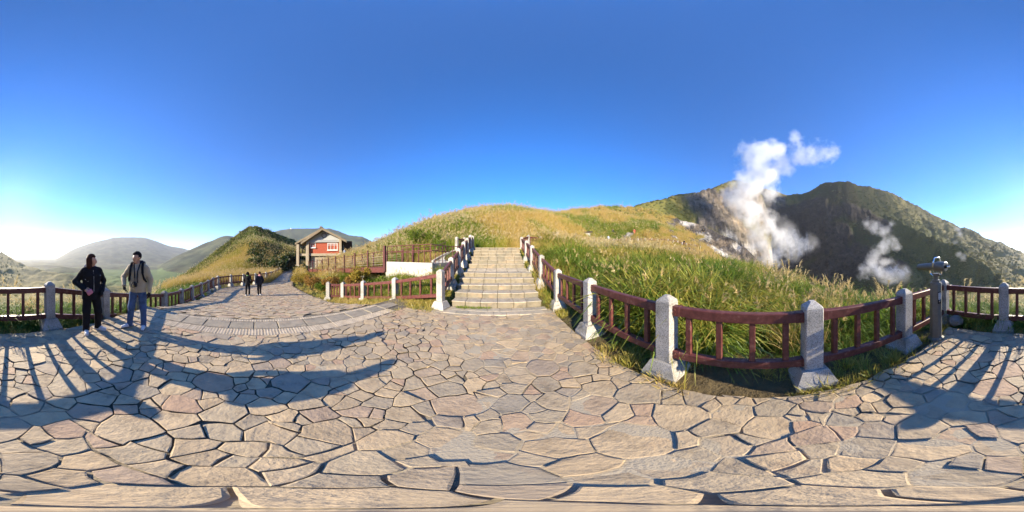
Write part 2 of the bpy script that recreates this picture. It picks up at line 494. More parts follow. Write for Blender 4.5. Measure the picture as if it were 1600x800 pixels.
CP = []
def cp(*pts):
    for p in pts: CP.append(p)
for x in (-3.2, -1.5, 0.0, 1.5):
    for y in (-3.0, -1.2, 0.8, 2.6, 4.3): cp((x, y, -0.02 if x > 1 else -0.07))
cp((1.9, 3.5, 0.02), (1.95, 2.0, 0.0), (2.0, 0.4, -0.05), (2.1, -1.2, -0.05), (2.2, -2.6, -0.10), (2.3, -3.8, -0.30), (0.5, -3.9, -0.2), (-1, -3.9, -0.25), (-2.5, -4.0, -0.55))
cp((3, 0.3, -0.15), (3.2, 2.5, 0.15), (2.6, 4.2, 0.35), (4, 5.5, 0.55), (5.5, 3, 0.45), (5, 0, -0.2), (4.2, -1.6, -0.35), (3.6, -3.2, -0.55), (7, 1.2, 0.1), (8, 8, 0.95),
   (5, 10, 1.2), (8, 14, 1.75), (5.1, 18.3, 2.9), (8.2, 20.4, 3.2), (3.0, 15.2, 2.35), (14, 20, 2.4), (20, 18, 2.2), (24, 14, 1.6), (12, 12, 1.45), (13, 6, 0.5), (10.5, 1.5, 0.15), (8, -1.5, -0.55), (6.2, -3, -0.75), (5.0, -4.6, -1.1), (9, -4.5, -2.2), (13, -1.5, -1.2), (12, -9, -5), (20, 1, -3.0),
   (18, 9, 0.9), (16, 16, 1.9), (11.7, 27, 3.9), (18, 26.2, 4.0), (23.3, 23.3, 3.9), (28, 19, 3.7), (32, 14, 3.0), (27, 11, 0.6), (34, 7, -2.5))
cp((40, 10, -4), (50, 0, -12), (30, -10, -10), (20, -20, -11), (40, -40, -19), (60, -10, -20), (60, 12, -10), (50, 20, -2), (40, -75, -22), (0, -80, -22), (0, -40, -14), (22, -45, -17))
for ax, z in zip([5.0, 6, 7, 8.4, 9.5, 11, 13], [0.0, 0.33, 0.72, 0.95, 1.4, 2.05, 2.2]):
    for lat in (-2.4, -1.8, 1.9, 2.5):
        q = stair_xy(ax, lat); cp((q[0], q[1], z + (0.1 if lat > 2.2 else 0)))
    q = stair_xy(ax, 0); cp((q[0], q[1], z - 0.2))
cp((-3.4, 6.0, 0.3), (-3.1, 9.2, 1.05), (-2.9, 11.5, 1.9), (-5, 6.4, 0.35), (-6.7, 6.2, 0.0), (-8, 5.6, -0.55), (-6, 5.1, -0.40), (-4, 5.1, -0.10), (-9.5, 4.6, -0.95),
   (-10, 6.8, -0.75), (-14, 7, -1.05), (-18, 7.2, -1.15), (-10, 9.2, -0.1), (-14, 10, -0.1), (-18, 10.5, -0.1), (-22, 11, 0.2), (-8, 10.5, 0.9), (-6, 10.8, 1.35), (-5, 8.6, 0.9),
   (-8, 15, 3.0), (-14, 15, 1.9), (-20, 16, 1.6), (-4, 15, 3.0), (0, 15.5, 2.7), (3, 16, 2.8), (-24, 17, 1.0), (-12, 5.2, -1.15), (-16, 5.6, -1.3), (-20, 7, -1.35), (-24, 8.4, -1.3))
cp((-28, 9, -1.35), (-29, 13, -1.2), (-34, 9, -1.4), (-38, 14, -1.4), (-26, 14, -0.3), (-34, 18, -1.0), (-45, 8, -1.2))
for x, y in [(-5, 0), (-7, 0), (-9, 0), (-11, 0), (-14, 0), (-7, 2.8), (-11, 3), (-7, -2.6), (-11, -2.8), (-18, 2.8), (-24, 4.5), (-30, 6)]:
    cp((x, y, float(path_z(x)) - 0.12))
cp((-4.3, -3.6, -0.55), (-6, -4.4, -1.0), (-8, -4.4, -1.15), (-10, -4.6, -1.3), (-14, -4.6, -1.4), (-17, -3.2, -1.3), (-19, -0.8, -1.3), (-23, 0.6, -1.3), (-30, 3, -1.35), (-8, -8, -2.5), (-14, -8, -2.0),
   (-20, -5, -1.5), (-3.5, -6, -1.6), (0, -5, -0.75), (0, -8, -2.2), (3.2, -6, -1.6), (-5, -11, -4.2), (0, -15, -5.0), (8, -14, -6), (-12, -18, -5.5), (-25, -12, -3.0), (-40, -10, -3.5), (-20, -40, -15), (-45, -35, -14), (-45, -3, -1.5), (-60, -30, -20), (-60, 0, -2))
cp((-60, 20, -2), (-50, 40, 2), (-30, 30, 1.5), (-20, 30, 4), (0, 30, 6), (0, 60, 8), (30, 50, 8), (50, 40, 6), (60, 25, 0))
CP = np.array(CP, float)
_A = np.sqrt(((CP[:, None, :2] - CP[None, :, :2]) ** 2).sum(2)) + np.eye(len(CP)) * 0.02
_n = len(CP)
_K = np.zeros((_n + 1, _n + 1)); _K[:_n, :_n] = _A; _K[:_n, _n] = 1; _K[_n, :_n] = 1
_W = np.linalg.solve(_K, np.concatenate([CP[:, 2], [0]]))
def near_z(x, y):
    out = np.full(x.shape, _W[_n])
    for i in range(_n):
        out += _W[i] * np.sqrt((x - CP[i, 0]) ** 2 + (y - CP[i, 1]) ** 2)
    return out

RIDGES = [
  # name, crest readings (px,py,R), front width frac, back width, profile power, lowered by grass height
  ('A', [(505, 408, 26, .62), (540, 396, 27, .62), (560, 388, 28, .62), (582, 380, 30, .62), (600, 371, 32, .63), (632, 358, 35, .64), (675, 343, 38, .64), (725, 329, 42, .64), (760, 323, 44, .64), (795, 321, 45, .64), (825, 326, 47, .62), (870, 329.5, 53, .56),
         (912, 323, 60, .46), (945, 319, 67, .48), (975, 321, 70, .50), (1000, 323, 72, .51), (1025, 326, 72, .51), (1055, 339, 70, .50), (1100, 352, 67, .47), (1140, 370, 63, .42), (1165, 386, 59, .36), (1185, 404, 54, .3), (1200, 418, 52, .3)], 0.64, 60, 1.0, 0.9),
  ('B', [(930, 336, 130), (960, 326, 140), (990, 320, 150), (1050, 306, 170), (1100, 296, 185), (1137, 283, 205), (1152, 281, 215), (1175, 286, 238), (1188, 296, 248), (1204, 345, 250), (1216, 400, 250), (1228, 450, 250)], 0.42, 120, 1.1, 0.8),
  ('C', [(1150, 350, 320, .5), (1168, 310, 320, .5), (1184, 291, 320, .5), (1210, 296, 320, .5), (1232, 304, 320, .5), (1260, 300, 310, .5), (1275, 292, 310, .5), (1290, 284, 310, .52), (1325, 283, 320, .55), (1340, 287, 330, .58), (1395, 300, 380, .66), (1450, 327, 450, .78), (1495, 350, 470, .82),
         (1550, 371, 460, .84), (1600, 392, 420, .82), (1625, 406, 380, .8), (1645, 416, 340, .78), (1675, 424, 300, .75), (1700, 427, 280, .7), (1720, 432, 260, .7), (1760, 445, 240, .7)], 0.55, 160, 1.12, 0.8),
  ('S', [(1375, 328, 300), (1397, 340, 270), (1435, 355, 235), (1495, 382, 190), (1542, 410, 155), (1570, 432, 130), (1590, 450, 110)], 0.25, 60, 1.1, 0.3),
  ('D', [(55, 428, 2500), (90, 403, 2500), (105, 394, 2500), (120, 387, 2500), (140, 380, 2500), (175, 372, 2500), (205, 370.5, 2500), (232, 372, 2500), (262, 384, 2500), (295, 390, 2500), (330, 400, 2500), (380, 415, 2500)], 0.5, 700, 1.2, 0),
  ('E', [(215, 430, 900), (240, 421, 900), (265, 406, 900), (295, 390, 900), (322, 379, 900), (350, 367, 900), (356, 367, 900), (364, 369, 900), (400, 374, 900), (450, 384, 900), (500, 400, 900)], 0.5, 400, 1.2, 0),
  ('L', [(40, 427, 620), (55, 424, 620), (75, 420, 600), (97, 417, 600), (120, 421, 600), (150, 425, 600), (200, 428, 600), (240, 426, 600), (262, 431, 600)], 0.3, 200, 1.2, 0),
  ('F', [(255, 446, 42), (275, 436, 48), (300, 420, 55), (325, 402, 60), (350, 382, 66), (375, 362, 70), (392, 352, 72), (400, 352, 73), (417, 357, 74), (435, 364, 76), (460, 372, 78), (480, 382, 80), (510, 395, 80), (540, 405, 80)], 0.62, 70, 1.0, 1.2),
  ('G', [(390, 376, 1300), (412, 368, 1300), (432, 361, 1300), (455, 357, 1300), (480, 357, 1300), (500, 357, 1300), (515, 356, 1250), (525, 360, 1250), (550, 369, 1200), (565, 369, 1150), (580, 377, 1100), (600, 385, 1100), (640, 398, 1100)], 0.4, 500, 1.1, 0),
]
def smooth_crest(pts):
    '''crest line resampled finely and rounded, so that no kink runs down the slope'''
    q = np.arange(pts[0, 0], pts[-1, 0] + 0.5, 1.0)
    out = [q]
    for c, w in zip(range(1, pts.shape[1]), (4, 14, 14)):
        v = np.interp(q, pts[:, 0], pts[:, c])
        k = np.exp(-0.5 * (np.arange(-3 * w, 3 * w + 1) / w) ** 2); k /= k.sum()
        vp = np.concatenate([np.full(3 * w, v[0]), v, np.full(3 * w, v[-1])])
        out.append(np.convolve(vp, k, 'valid'))
    return np.stack(out, 1)
CREST = {rg_[0]: smooth_crest(np.array(rg_[1], float)) for rg_ in RIDGES}
def terrain_z(x, y, detail=True):
    x = np.asarray(x, float); y = np.asarray(y, float)
    r = np.hypot(x, y) + 1e-6
    px = 800 + np.arctan2(x, y) / D2R / 0.225          # 0..1600
    base = np.full(x.shape, -20.0)
    nr_ = r < 96
    base[nr_] = near_z(x[nr_], y[nr_])
    far = -20 - 40 * sstep(np.log(70.), np.log(400.), np.log(r))
    w = sstep(45, 95, r)
    base = base * (1 - w) + far * w
    z = base.copy()
    for name, pts, fw, bw, pw, low in RIDGES:
        pts = CREST[name]
        for shift in (0, 1600):
            q = px + shift
            ok = (q >= pts[0, 0]) & (q <= pts[-1, 0])
            if not ok.any(): continue
            qq = q[ok]; rr = r[ok]
            R = np.interp(qq, pts[:, 0], pts[:, 2])
            el = (400 - np.interp(qq, pts[:, 0], pts[:, 1])) * 0.225 * D2R
            if detail:
                jag = (fbm(qq * 0.12, qq * 0 + 3.3, 91, 3) - 0.5) * 0.006
                el = el + jag * (0.6 if R.mean() > 500 else 1.0)
            crest = CAM_H + R * np.tan(el) - low
            fwv = np.interp(qq, pts[:, 0], pts[:, 3]) if pts.shape[1] > 3 else fw
            f0 = R * (1 - fwv)
            t = np.clip((rr - f0) / (R - f0), 0, 1)
            if name in ('A', 'F'):
                s = t ** 0.92
                s = s * (1 - 0.35 * (1 - s) * s)
            else:
                s = t ** pw
            bt = np.clip((rr - R) / bw, 0, 1)
            s = np.where(rr > R, 1 - sstep(0, 1, bt), s)
            b0 = base[ok]
            zi = b0 + (crest - b0) * s
            cur = z[ok]
            z[ok] = np.where(crest > b0, np.maximum(cur, zi), cur)
    if detail:
        # relief
        a1 = sstep(14, 40, r) * 1.3 + sstep(90, 200, r) * 5.5 + sstep(500, 1000, r) * 12
        s1 = np.where(r > 500, 1 / 160., np.where(r > 90, 1 / 26., 1 / 7.))
        z = z + (fbm(x * s1, y * s1, 5, 4) - 0.5) * a1
        # gullies running down the big slopes
        g = np.abs(fbm(px * 0.030 - np.log(r) * 3.2, np.log(r) * 2.6 + px * 0.012, 33, 4) - 0.5) * 2
        east = sstep(1380, 1450, px) + 0.25 * (1 - sstep(140, 200, px))
        z = z - (0.35 - np.minimum(g, 0.35)) * sstep(95, 160, r) * (1 - sstep(480, 600, r)) * (3 + 17 * np.clip(east, 0, 1))
        # nearer bumps of the meadow
        z = z + (fbm(x * 0.8, y * 0.8, 77, 3) - 0.5) * 0.25 * sstep(5, 9, r) * (1 - sstep(60, 90, r))
    return z
def rock_mask(x, y, z):
    """bare rock: the crater walls and the outcrops (world positions)"""
    m = np.zeros(x.shape)
    for px, py, R, rad in ROCKS:
        c = P(px, py, R)
        d = np.sqrt((x - c.x) ** 2 + (y - c.y) ** 2 + ((z - c.z) * 1.0) ** 2) / rad
        w = d < 1.5
        if not w.any(): continue
        n = fbm(x[w] / rad * 2.2, y[w] / rad * 2.2 + z[w] / rad * 1.5, 41, 4)
        m[w] = np.maximum(m[w], 1 - sstep(0.62, 0.98, d[w] + (n - 0.5) * 0.9))
    return m
def surf_hit(px, py, r0=3.0, r1=600.0):
    '''distance at which the sight line of a survey reading meets the ground'''
    r = np.exp(np.linspace(math.log(r0), math.log(r1), 900))
    a = (px - 800) * 0.225 * D2R
    z = terrain_z(r * math.sin(a), r * math.cos(a), False)
    ray = CAM_H + r * math.tan((400 - py) * 0.225 * D2R)
    k = np.nonzero(z >= ray)[0]
    return float(r[k[0]]) if len(k) else None
def on_surface(lst):
    out = []
    for px, py, k, r0 in lst:
        R = surf_hit(px, py, r0)
        if R: out.append((px, py, R, k * 0.225 * D2R * R))
    return out
# readings: px, py, radius in the same angular unit, nearest distance to look at
ROCKS = on_surface([(1098, 316, 32, 80), (1120, 335, 42, 80), (1112, 306, 24, 80), (1150, 320, 48, 80), (1175, 305, 30, 80), (1205, 310, 30, 80), (1190, 330, 48, 80), (1225, 345, 50, 80), (1150, 365, 36, 80), (1185, 385, 45, 80), (1160, 390, 20, 80),
         (1260, 345, 50, 80), (1300, 370, 48, 80), (1340, 335, 34, 80), (1250, 390, 55, 80), (1370, 350, 28, 80), (1330, 405, 50, 80), (1390, 415, 38, 80), (1265, 322, 28, 80), (1220, 410, 40, 80), (1290, 425, 45, 80), (1300, 330, 22, 80),
         (1062, 346, 14, 25), (1078, 352, 20, 25), (1095, 362, 26, 25), (1115, 368, 32, 25), (1135, 376, 34, 25), (1152, 386, 30, 25), (1115, 390, 22, 20), (1130, 400, 24, 20), (1155, 402, 24, 20), (1095, 402, 13, 15), (1085, 378, 20, 25), (1066, 366, 14, 25), (1050, 352, 12, 25), (1100, 350, 14, 25), (1105, 380, 26, 25), (1140, 395, 26, 25), (1170, 398, 20, 30), (1078, 392, 14, 20),
         (985, 367, 10, 25), (976, 372, 7, 25), (1048, 364, 9, 25), (1056, 373, 9, 25)])
WHITE_ROCKS = on_surface([(985, 367, 12, 25), (1250, 385, 24, 80), (1235, 372, 18, 80), (1400, 428, 26, 80), (1365, 425, 20, 80), (1055, 372, 12, 25), (1150, 388, 12, 25), (1128, 398, 14, 20), (1075, 350, 14, 25), (1205, 395, 24, 80), (1170, 392, 16, 40), (1100, 372, 18, 25), (1118, 392, 18, 20), (1140, 372, 14, 25), (1085, 385, 12, 25)])

def gz(x, y):
    """final ground height at scalars"""
    a = np.array([x], float); b = np.array([y], float)
    return float(ground(a, b)[0])
def ground(x, y, detail=True):
    z = terrain_z(x, y, detail)
    # keep the ground sheet beneath what is laid on it
    near = np.hypot(x, y) < 60
    if near.any():
        xn, yn = x[near], y[near]; zn = z[near]
        pl = in_poly(xn, yn, grow(PLAZA, 0.0)) | in_poly(xn, yn, grow(BORDER, 0.1))
        zn = np.where(pl, np.minimum(zn, -0.08), zn)
        pt = in_poly(xn, yn, grow(PATH_POLY, 0.2))
        zn = np.where(pt, np.minimum(zn, path_z(xn) - 0.12), zn)
        ax = xn * SU[0] + yn * SU[1]; lat = xn * SV[0] + yn * SV[1]
        st = (ax > 4.0) & (ax < 13.5) & (np.abs(lat) < 1.62)
        zs = np.interp(ax, STAIR_A, STAIR_Z) - 0.16
        zn = np.where(st, np.minimum(zn, zs), zn)
        z[near] = zn
    return z

NA, RR = 960, 1.0186
rows = [1.15]
while rows[-1] < 3600: rows.append(rows[-1] * RR + 0.0)
rows = np.array(rows)
az = np.arange(NA) / NA * 2 * math.pi
TX = (rows[:, None] * np.sin(az)[None, :]).ravel()
TY = (rows[:, None] * np.cos(az)[None, :]).ravel()
TZ = ground(TX, TY)
RK = rock_mask(TX, TY, TZ)
# craggy relief on the rock, pushed sideways so that the walls are not smooth
TRr = np.hypot(TX, TY)
amp = np.where(TRr > 90, 3.0, 0.8)
sc_ = np.where(TRr > 90, 1 / 9., 1 / 2.2)
def fbm3(x, y, z, seed, oct=4):
    k = 0.0; a = 0.5; t = 0.0
    for i in range(oct):
        k = k + a * (vnoise(x + z * 0.31, y - z * 0.27, seed + i) + vnoise(y + x * 0.29, z + x * 0.23, seed + 7 + i) + vnoise(z + y * 0.33, x - y * 0.21, seed + 13 + i)) / 3
        t += a; x, y, z = x * 2.1 + 3, y * 2.1 + 7, z * 2.1 + 1; a *= 0.55
    return k / t
rkm = RK > 0.01
cr = 1 - np.abs(fbm3(TX[rkm] * sc_[rkm], TY[rkm] * sc_[rkm], TZ[rkm] * sc_[rkm], 61) - 0.5) * 5
push = RK[rkm] * cr * amp[rkm]
# crags stand out of the wall: move towards the open side and up
TX[rkm] -= push * 0.9 * TX[rkm] / TRr[rkm]; TY[rkm] -= push * 0.9 * TY[rkm] / TRr[rkm]; TZ[rkm] += push * 0.6

# ---- ground colours (vegetation, soil, rock; crater shade and a lightened spur mixed in)
def mixc(a, b, t): return a * (1 - t[:, None]) + np.asarray(b)[None, :] * t[:, None]
n1 = fbm(TX * 0.12, TY * 0.12, 3, 4); n2 = fbm(TX * 0.5, TY * 0.5, 8, 4)
nf = fbm(TX * 0.012, TY * 0.012, 13, 5)
col = np.tile(np.array([[0.20, 0.165, 0.06]]), (len(TX), 1))
col = mixc(col, (0.075, 0.10, 0.025), sstep(0.42, 0.62, n1))
col = mixc(col, (0.30, 0.22, 0.085), sstep(0.55, 0.75, n2) * 0.6)
soil = (1 - sstep(3.0, 5.5, TRr))
col = mixc(col, (0.21, 0.155, 0.085), soil * 0.9)
# far green hills
far_t = sstep(80, 130, TRr)
fg = mixc(np.tile(np.array([[0.105, 0.11, 0.03]]), (len(TX), 1)), (0.20, 0.17, 0.055), sstep(0.4, 0.62, nf))
TPX0 = 800 + np.arctan2(TX, TY) / D2R / 0.225
fg = mixc(fg, (0.024, 0.023, 0.011), 0.92 * np.exp(-((TPX0 - 1310) / 75) ** 2))  # ground colour blackened here to deepen the crater wall's shadow
nf2 = fbm(TX * 0.06, TY * 0.06, 23, 4)
fg = mixc(fg, (0.035, 0.048, 0.014), sstep(0.52, 0.68, nf2) * 0.8)
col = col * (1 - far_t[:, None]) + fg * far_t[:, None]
nf3 = fbm(TX * 0.022, TY * 0.022, 29, 4)
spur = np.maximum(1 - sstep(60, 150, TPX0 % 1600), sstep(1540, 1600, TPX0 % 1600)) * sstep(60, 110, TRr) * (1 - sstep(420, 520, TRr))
col = mixc(col, (0.30, 0.25, 0.115), spur * 0.85 * (0.5 + 0.8 * nf2))  # pale silver grass, lightened further because this slope faces away from the sun
vf = sstep(350, 600, TRr)
col = mixc(col, (0.045, 0.052, 0.026), vf * 0.85)
col = col * (1 + (vf * (nf3 - 0.5) * 2.2)[:, None])
fields = sstep(300, 380, TRr) * (1 - sstep(700, 800, TRr)) * (TZ < -52)
col = mixc(col, (0.12, 0.17, 0.05), fields * 0.8)
# rock
rn = np.zeros(len(TX)); rn2 = np.zeros(len(TX))
rn[rkm] = (fbm3(TX[rkm] * 0.08, TY[rkm] * 0.08, TZ[rkm] * 0.08, 71) - 0.5) * 1.8 + 0.5
rn2[rkm] = (fbm3(TX[rkm] * 0.3, TY[rkm] * 0.3, TZ[rkm] * 0.3, 72) - 0.5) * 1.8 + 0.5
rock = mixc(np.tile(np.array([[0.20, 0.175, 0.145]]), (len(TX), 1)), (0.085, 0.078, 0.074), sstep(0.40, 0.58, rn))
rock = mixc(rock, (0.29, 0.225, 0.155), sstep(0.55, 0.7, rn2) * 0.5)
TPX = 800 + np.arctan2(TX, TY) / D2R / 0.225
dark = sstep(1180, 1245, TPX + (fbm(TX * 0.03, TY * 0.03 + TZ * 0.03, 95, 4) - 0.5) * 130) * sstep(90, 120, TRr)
rock = mixc(rock, (0.026, 0.021, 0.019), dark * 0.88)  # dark brown rock, with the wall's shadow also put into its colour
for px_, py_, R_, rad_ in WHITE_ROCKS:
    c_ = P(px_, py_, R_)
    d_ = np.sqrt((TX - c_.x) ** 2 + (TY - c_.y) ** 2 + (TZ - c_.z) ** 2) / rad_
    wm = (1 - sstep(0.5, 1.0, d_ + (fbm(TX / rad_ * 4, TY / rad_ * 4 + TZ / rad_ * 3, 55, 4) - 0.5) * 1.5))
    rock = mixc(rock, (0.55, 0.53, 0.49), wm * 0.8)
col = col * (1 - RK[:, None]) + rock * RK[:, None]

nr = len(rows)
I = np.arange(nr * NA).reshape(nr, NA)
F = np.stack([I[:-1, :], I[1:, :], np.roll(I, -1, 1)[1:, :], np.roll(I, -1, 1)[:-1, :]], -1).reshape(-1, 4)
# centre fan closed by one more ring collapsed to a single vertex
V = np.stack([TX, TY, TZ], 1)
F = F[:, ::-1]
me = np_mesh('terrain', V, F, smooth=True)
ba = me.attributes.new('bare_rock', 'FLOAT', 'POINT'); ba.data.foreach_set('value', RK.astype(np.float32))
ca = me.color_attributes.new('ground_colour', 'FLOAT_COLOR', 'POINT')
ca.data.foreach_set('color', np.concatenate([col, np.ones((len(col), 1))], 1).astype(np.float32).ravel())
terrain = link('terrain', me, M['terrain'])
tag(terrain, 'grassy volcanic slopes, crater walls and distant green mountains', 'terrain', kind='structure')

# ================================================================== paving
def voronoi_cells(sites, rad, reach=26):
    """convex Voronoi cells by clipping with the nearest neighbours"""
    n = len(sites); cells = []
    d2 = ((sites[:, None] - sites[None]) ** 2).sum(2)
    order = np.argsort(d2, axis=1)
    for i in range(n):
        p = sites[i]
        poly = [(p[0] - 1.2, p[1] - 1.2), (p[0] + 1.2, p[1] - 1.2), (p[0] + 1.2, p[1] + 1.2), (p[0] - 1.2, p[1] + 1.2)]
        for j in order[i, 1:reach]:
            q = sites[j]
            nx_, ny_ = q[0] - p[0], q[1] - p[1]
            t_ = 0.5 + ((rad[i] * 0.5) ** 2 - (rad[j] * 0.5) ** 2) / (2 * (nx_ * nx_ + ny_ * ny_))   # bigger stones push the joint away
            t_ = min(0.8, max(0.2, t_))
            mx_, my_ = p[0] + nx_ * t_, p[1] + ny_ * t_
            poly = clip(poly, mx_, my_, nx_, ny_)
            if len(poly) < 3: break
        cells.append(poly)
    return cells
def clip(poly, mx_, my_, nx_, ny_):
    out = []; n = len(poly)
    ds = [(x - mx_) * nx_ + (y - my_) * ny_ for x, y in poly]
    for k in range(n):
        a, b = poly[k], poly[(k + 1) % n]; da, db = ds[k], ds[(k + 1) % n]
        if da <= 0: out.append(a)
        if (da < 0 < db) or (db < 0 < da):
            t = da / (da - db); out.append((a[0] + (b[0] - a[0]) * t, a[1] + (b[1] - a[1]) * t))
    return out
def clip_convex(poly, region):
    n = len(region)
    area = sum(region[i][0] * region[(i + 1) % n][1] - region[(i + 1) % n][0] * region[i][1] for i in range(n))
    s = 1 if area > 0 else -1
    for i in range(n):
        a, b = region[i], region[(i + 1) % n]
        nx_, ny_ = (b[1] - a[1]) * s, -(b[0] - a[0]) * s
        poly = clip(poly, a[0], a[1], nx_, ny_)
        if len(poly) < 3: return []
    return poly
def poly_area(p):
    return 0.5 * sum(p[i][0] * p[(i + 1) % len(p)][1] - p[(i + 1) % len(p)][0] * p[i][1] for i in range(len(p)))
def make_sites(x0, x1, y0, y1, dist, seed, inside=None, var=0.45):
    rg = np.random.default_rng(seed)
    pts = []; rad = []
    tries = int((x1 - x0) * (y1 - y0) / (dist * dist) * 26)
    cell = {}
    for _ in range(tries):
        x = rg.uniform(x0, x1); y = rg.uniform(y0, y1)
        r = dist * rg.choice([0.42, 0.8, 1.15, 1.6], p=[0.22, 0.34, 0.28, 0.16]) 
        if inside is not None and not inside(x, y): continue
        ok = True
        ci, cj = int(x / 0.6), int(y / 0.6)
        for a in range(ci - 2, ci + 3):
            for b in range(cj - 2, cj + 3):
                for k in cell.get((a, b), ()):
                    if (pts[k][0] - x) ** 2 + (pts[k][1] - y) ** 2 < (0.5 * (r + rad[k])) ** 2: ok = False; break
                if not ok: break
            if not ok: break
        if ok:
            cell.setdefault((ci, cj), []).append(len(pts)); pts.append((x, y)); rad.append(r)
    return np.array(pts), rad
def _h1(ix, iy, sd_):
    h = (ix * 374761393 + iy * 668265263 + sd_ * 1442695041) & 0xFFFFFFFF
    h = ((h ^ (h >> 13)) * 1274126177) & 0xFFFFFFFF
    return ((h ^ (h >> 16)) & 0xFFFFFF) / 16777215.0
def _n1(x, y, sd_):
    ix, iy = math.floor(x), math.floor(y); fx, fy = x - ix, y - iy
    fx = fx * fx * (3 - 2 * fx); fy = fy * fy * (3 - 2 * fy)
    a, b_, c, d = _h1(ix, iy, sd_), _h1(ix + 1, iy, sd_), _h1(ix, iy + 1, sd_), _h1(ix + 1, iy + 1, sd_)
    return (a + (b_ - a) * fx) * (1 - fy) + (c + (d - c) * fx) * fy
def warp(x, y, k=0.03):
    return (x + (_n1(x * 3.3, y * 3.3, 101) + 0.5 * _n1(x * 11, y * 11, 103) - 0.75) * 2 * k, y + (_n1(x * 3.3, y * 3.3, 202) + 0.5 * _n1(x * 11, y * 11, 203) - 0.75) * 2 * k)
def stone_rings(poly, gap, rs, zf, thick=0.055, lift=0.0):
    """outline -> rings (outer low, outer high, inner top) ; irregular but slim"""
    A = poly_area(poly)
    if A < 0: poly = poly[::-1]
    n = len(poly)
    cx = sum(p[0] for p in poly) / n; cy_ = sum(p[1] for p in poly) / n
    # corners and mid-edges are knocked about; keyed by place, so that neighbours share the joint
    def jit(x, y, k):
        ix, iy = int(round(x * 250)), int(round(y * 250))
        return x + (_h1(ix, iy, 11) - 0.5) * 2 * k, y + (_h1(ix, iy, 29) - 0.5) * 2 * k
    pts = []
    for i in range(n):
        a, b = poly[i], poly[(i + 1) % n]
        L = math.hypot(b[0] - a[0], b[1] - a[1])
        if L < 0.02: continue
        a2 = jit(a[0], a[1], 0.028); b2 = jit(b[0], b[1], 0.028)
        pts.append(a2)
        if L > 0.11:
            ks = (0.5,) if L < 0.24 else (0.33, 0.67)
            if (a[0], a[1]) > (b[0], b[1]): ks = ks[::-1]
            for t in ks:
                lo_, hi_ = (a, b) if (a[0], a[1]) < (b[0], b[1]) else (b, a)
                q = (lo_[0] + (hi_[0] - lo_[0]) * t, lo_[1] + (hi_[1] - lo_[1]) * t)
                l2, h2 = (a2, b2) if lo_ is a else (b2, a2)
                m_ = (l2[0] + (h2[0] - l2[0]) * t, l2[1] + (h2[1] - l2[1]) * t)
                ix, iy = int(round(q[0] * 250)), int(round(q[1] * 250))
                kk = 0.022
                pts.append((m_[0] + (_h1(ix, iy, 41) - 0.5) * kk, m_[1] + (_h1(ix, iy, 43) - 0.5) * kk))
    if len(pts) < 3: return None
    n = len(pts)
    c = Vector((sum(p[0] for p in pts) / n, sum(p[1] for p in pts) / n))
    out0, out1, inn = [], [], []
    tx, ty = rs.uniform(-0.03, 0.03), rs.uniform(-0.03, 0.03)
    for i in range(n):
        a, b, e = Vector(pts[i - 1]), Vector(pts[i]), Vector(pts[(i + 1) % n])
        d1 = (b - a); d2 = (e - b)
        if d1.length < 1e-5 or d2.length < 1e-5: continue
        d1.normalize(); d2.normalize()
        nrm = (Vector((-d1.y, d1.x)) + Vector((-d2.y, d2.x)))
        nrm = nrm / max(0.8, nrm.length_squared) * 2 if nrm.length > 1e-3 else Vector((0, 0))
        g = gap * rs.uniform(0.2, 1.5)
        p0 = b + nrm * g * 0.5
        p1 = b + nrm * (g * 0.5 + 0.003 + rs.uniform(0, 0.006))
        # corners of real flags are knocked off
        pb = b + nrm * (g * 0.5 + 0.042)
        z = zf(p0.x, p0.y) + lift + (p0.x - c.x) * tx + (p0.y - c.y) * ty
        out0.append((pb.x, pb.y, z - thick)); out1.append((p0.x, p0.y, z - 0.0025)); inn.append((p1.x, p1.y, z + rs.uniform(-0.0015, 0.0015)))
    return out0, out1, inn
def stone_geo(R):
    o0, o1, i1 = R
    n = len(o0)
    v = o0 + o1 + i1
    f = []
    for k in range(n):
        k2 = (k + 1) % n
        f.append((k, k2, n + k2, n + k)); f.append((n + k, n + k2, 2 * n + k2, 2 * n + k))
    f.append(tuple(range(2 * n, 3 * n)))
    return v, f
def lay_stones(cells, gap, zf, parent, cam_xy, cap, name, seed, matl):
    rs = random.Random(seed)
    items = []
    for poly in cells:
        if len(poly) < 3: continue
        A = abs(poly_area(poly))
        if A < 0.004: continue
        cx = sum(p[0] for p in poly) / len(poly); cy_ = sum(p[1] for p in poly) / len(poly)
        R = stone_rings(poly, gap, rs, zf, lift=rs.uniform(-0.010, 0.009))
        if R is None: continue
        d = math.hypot(cx, cy_); h = CAM_H - zf(cx, cy_)
        size = A * h / (d * d + h * h) ** 1.5 / max(0.25, math.cos(math.atan2(h, d)))
        items.append((size, R, cx, cy_))
    items.sort(key=lambda t: -t[0])
    for size, R, cx, cy_ in items[:cap]:
        v, f = stone_geo(R)
        z0 = zf(cx, cy_)
        me = bpy.data.meshes.new(name)
        me.from_pydata([(a - cx, b - cy_, c - z0) for a, b, c in v], [], f)
        link(name, me, matl, parent, (cx, cy_, z0))
    if len(items) > cap:
        V_, F_ = [], []
        for size, R, cx, cy_ in items[cap:]:
            v, f = stone_geo(R)
            o = len(V_); V_ += v; F_ += [tuple(i + o for i in q) for q in f]
        me = bpy.data.meshes.new('small_' + name + 's')
        me.from_pydata(V_, [], F_)
        o = link('small_' + name + 's', me, matl, parent)
        o['kind'] = 'stuff'
    return len(items)

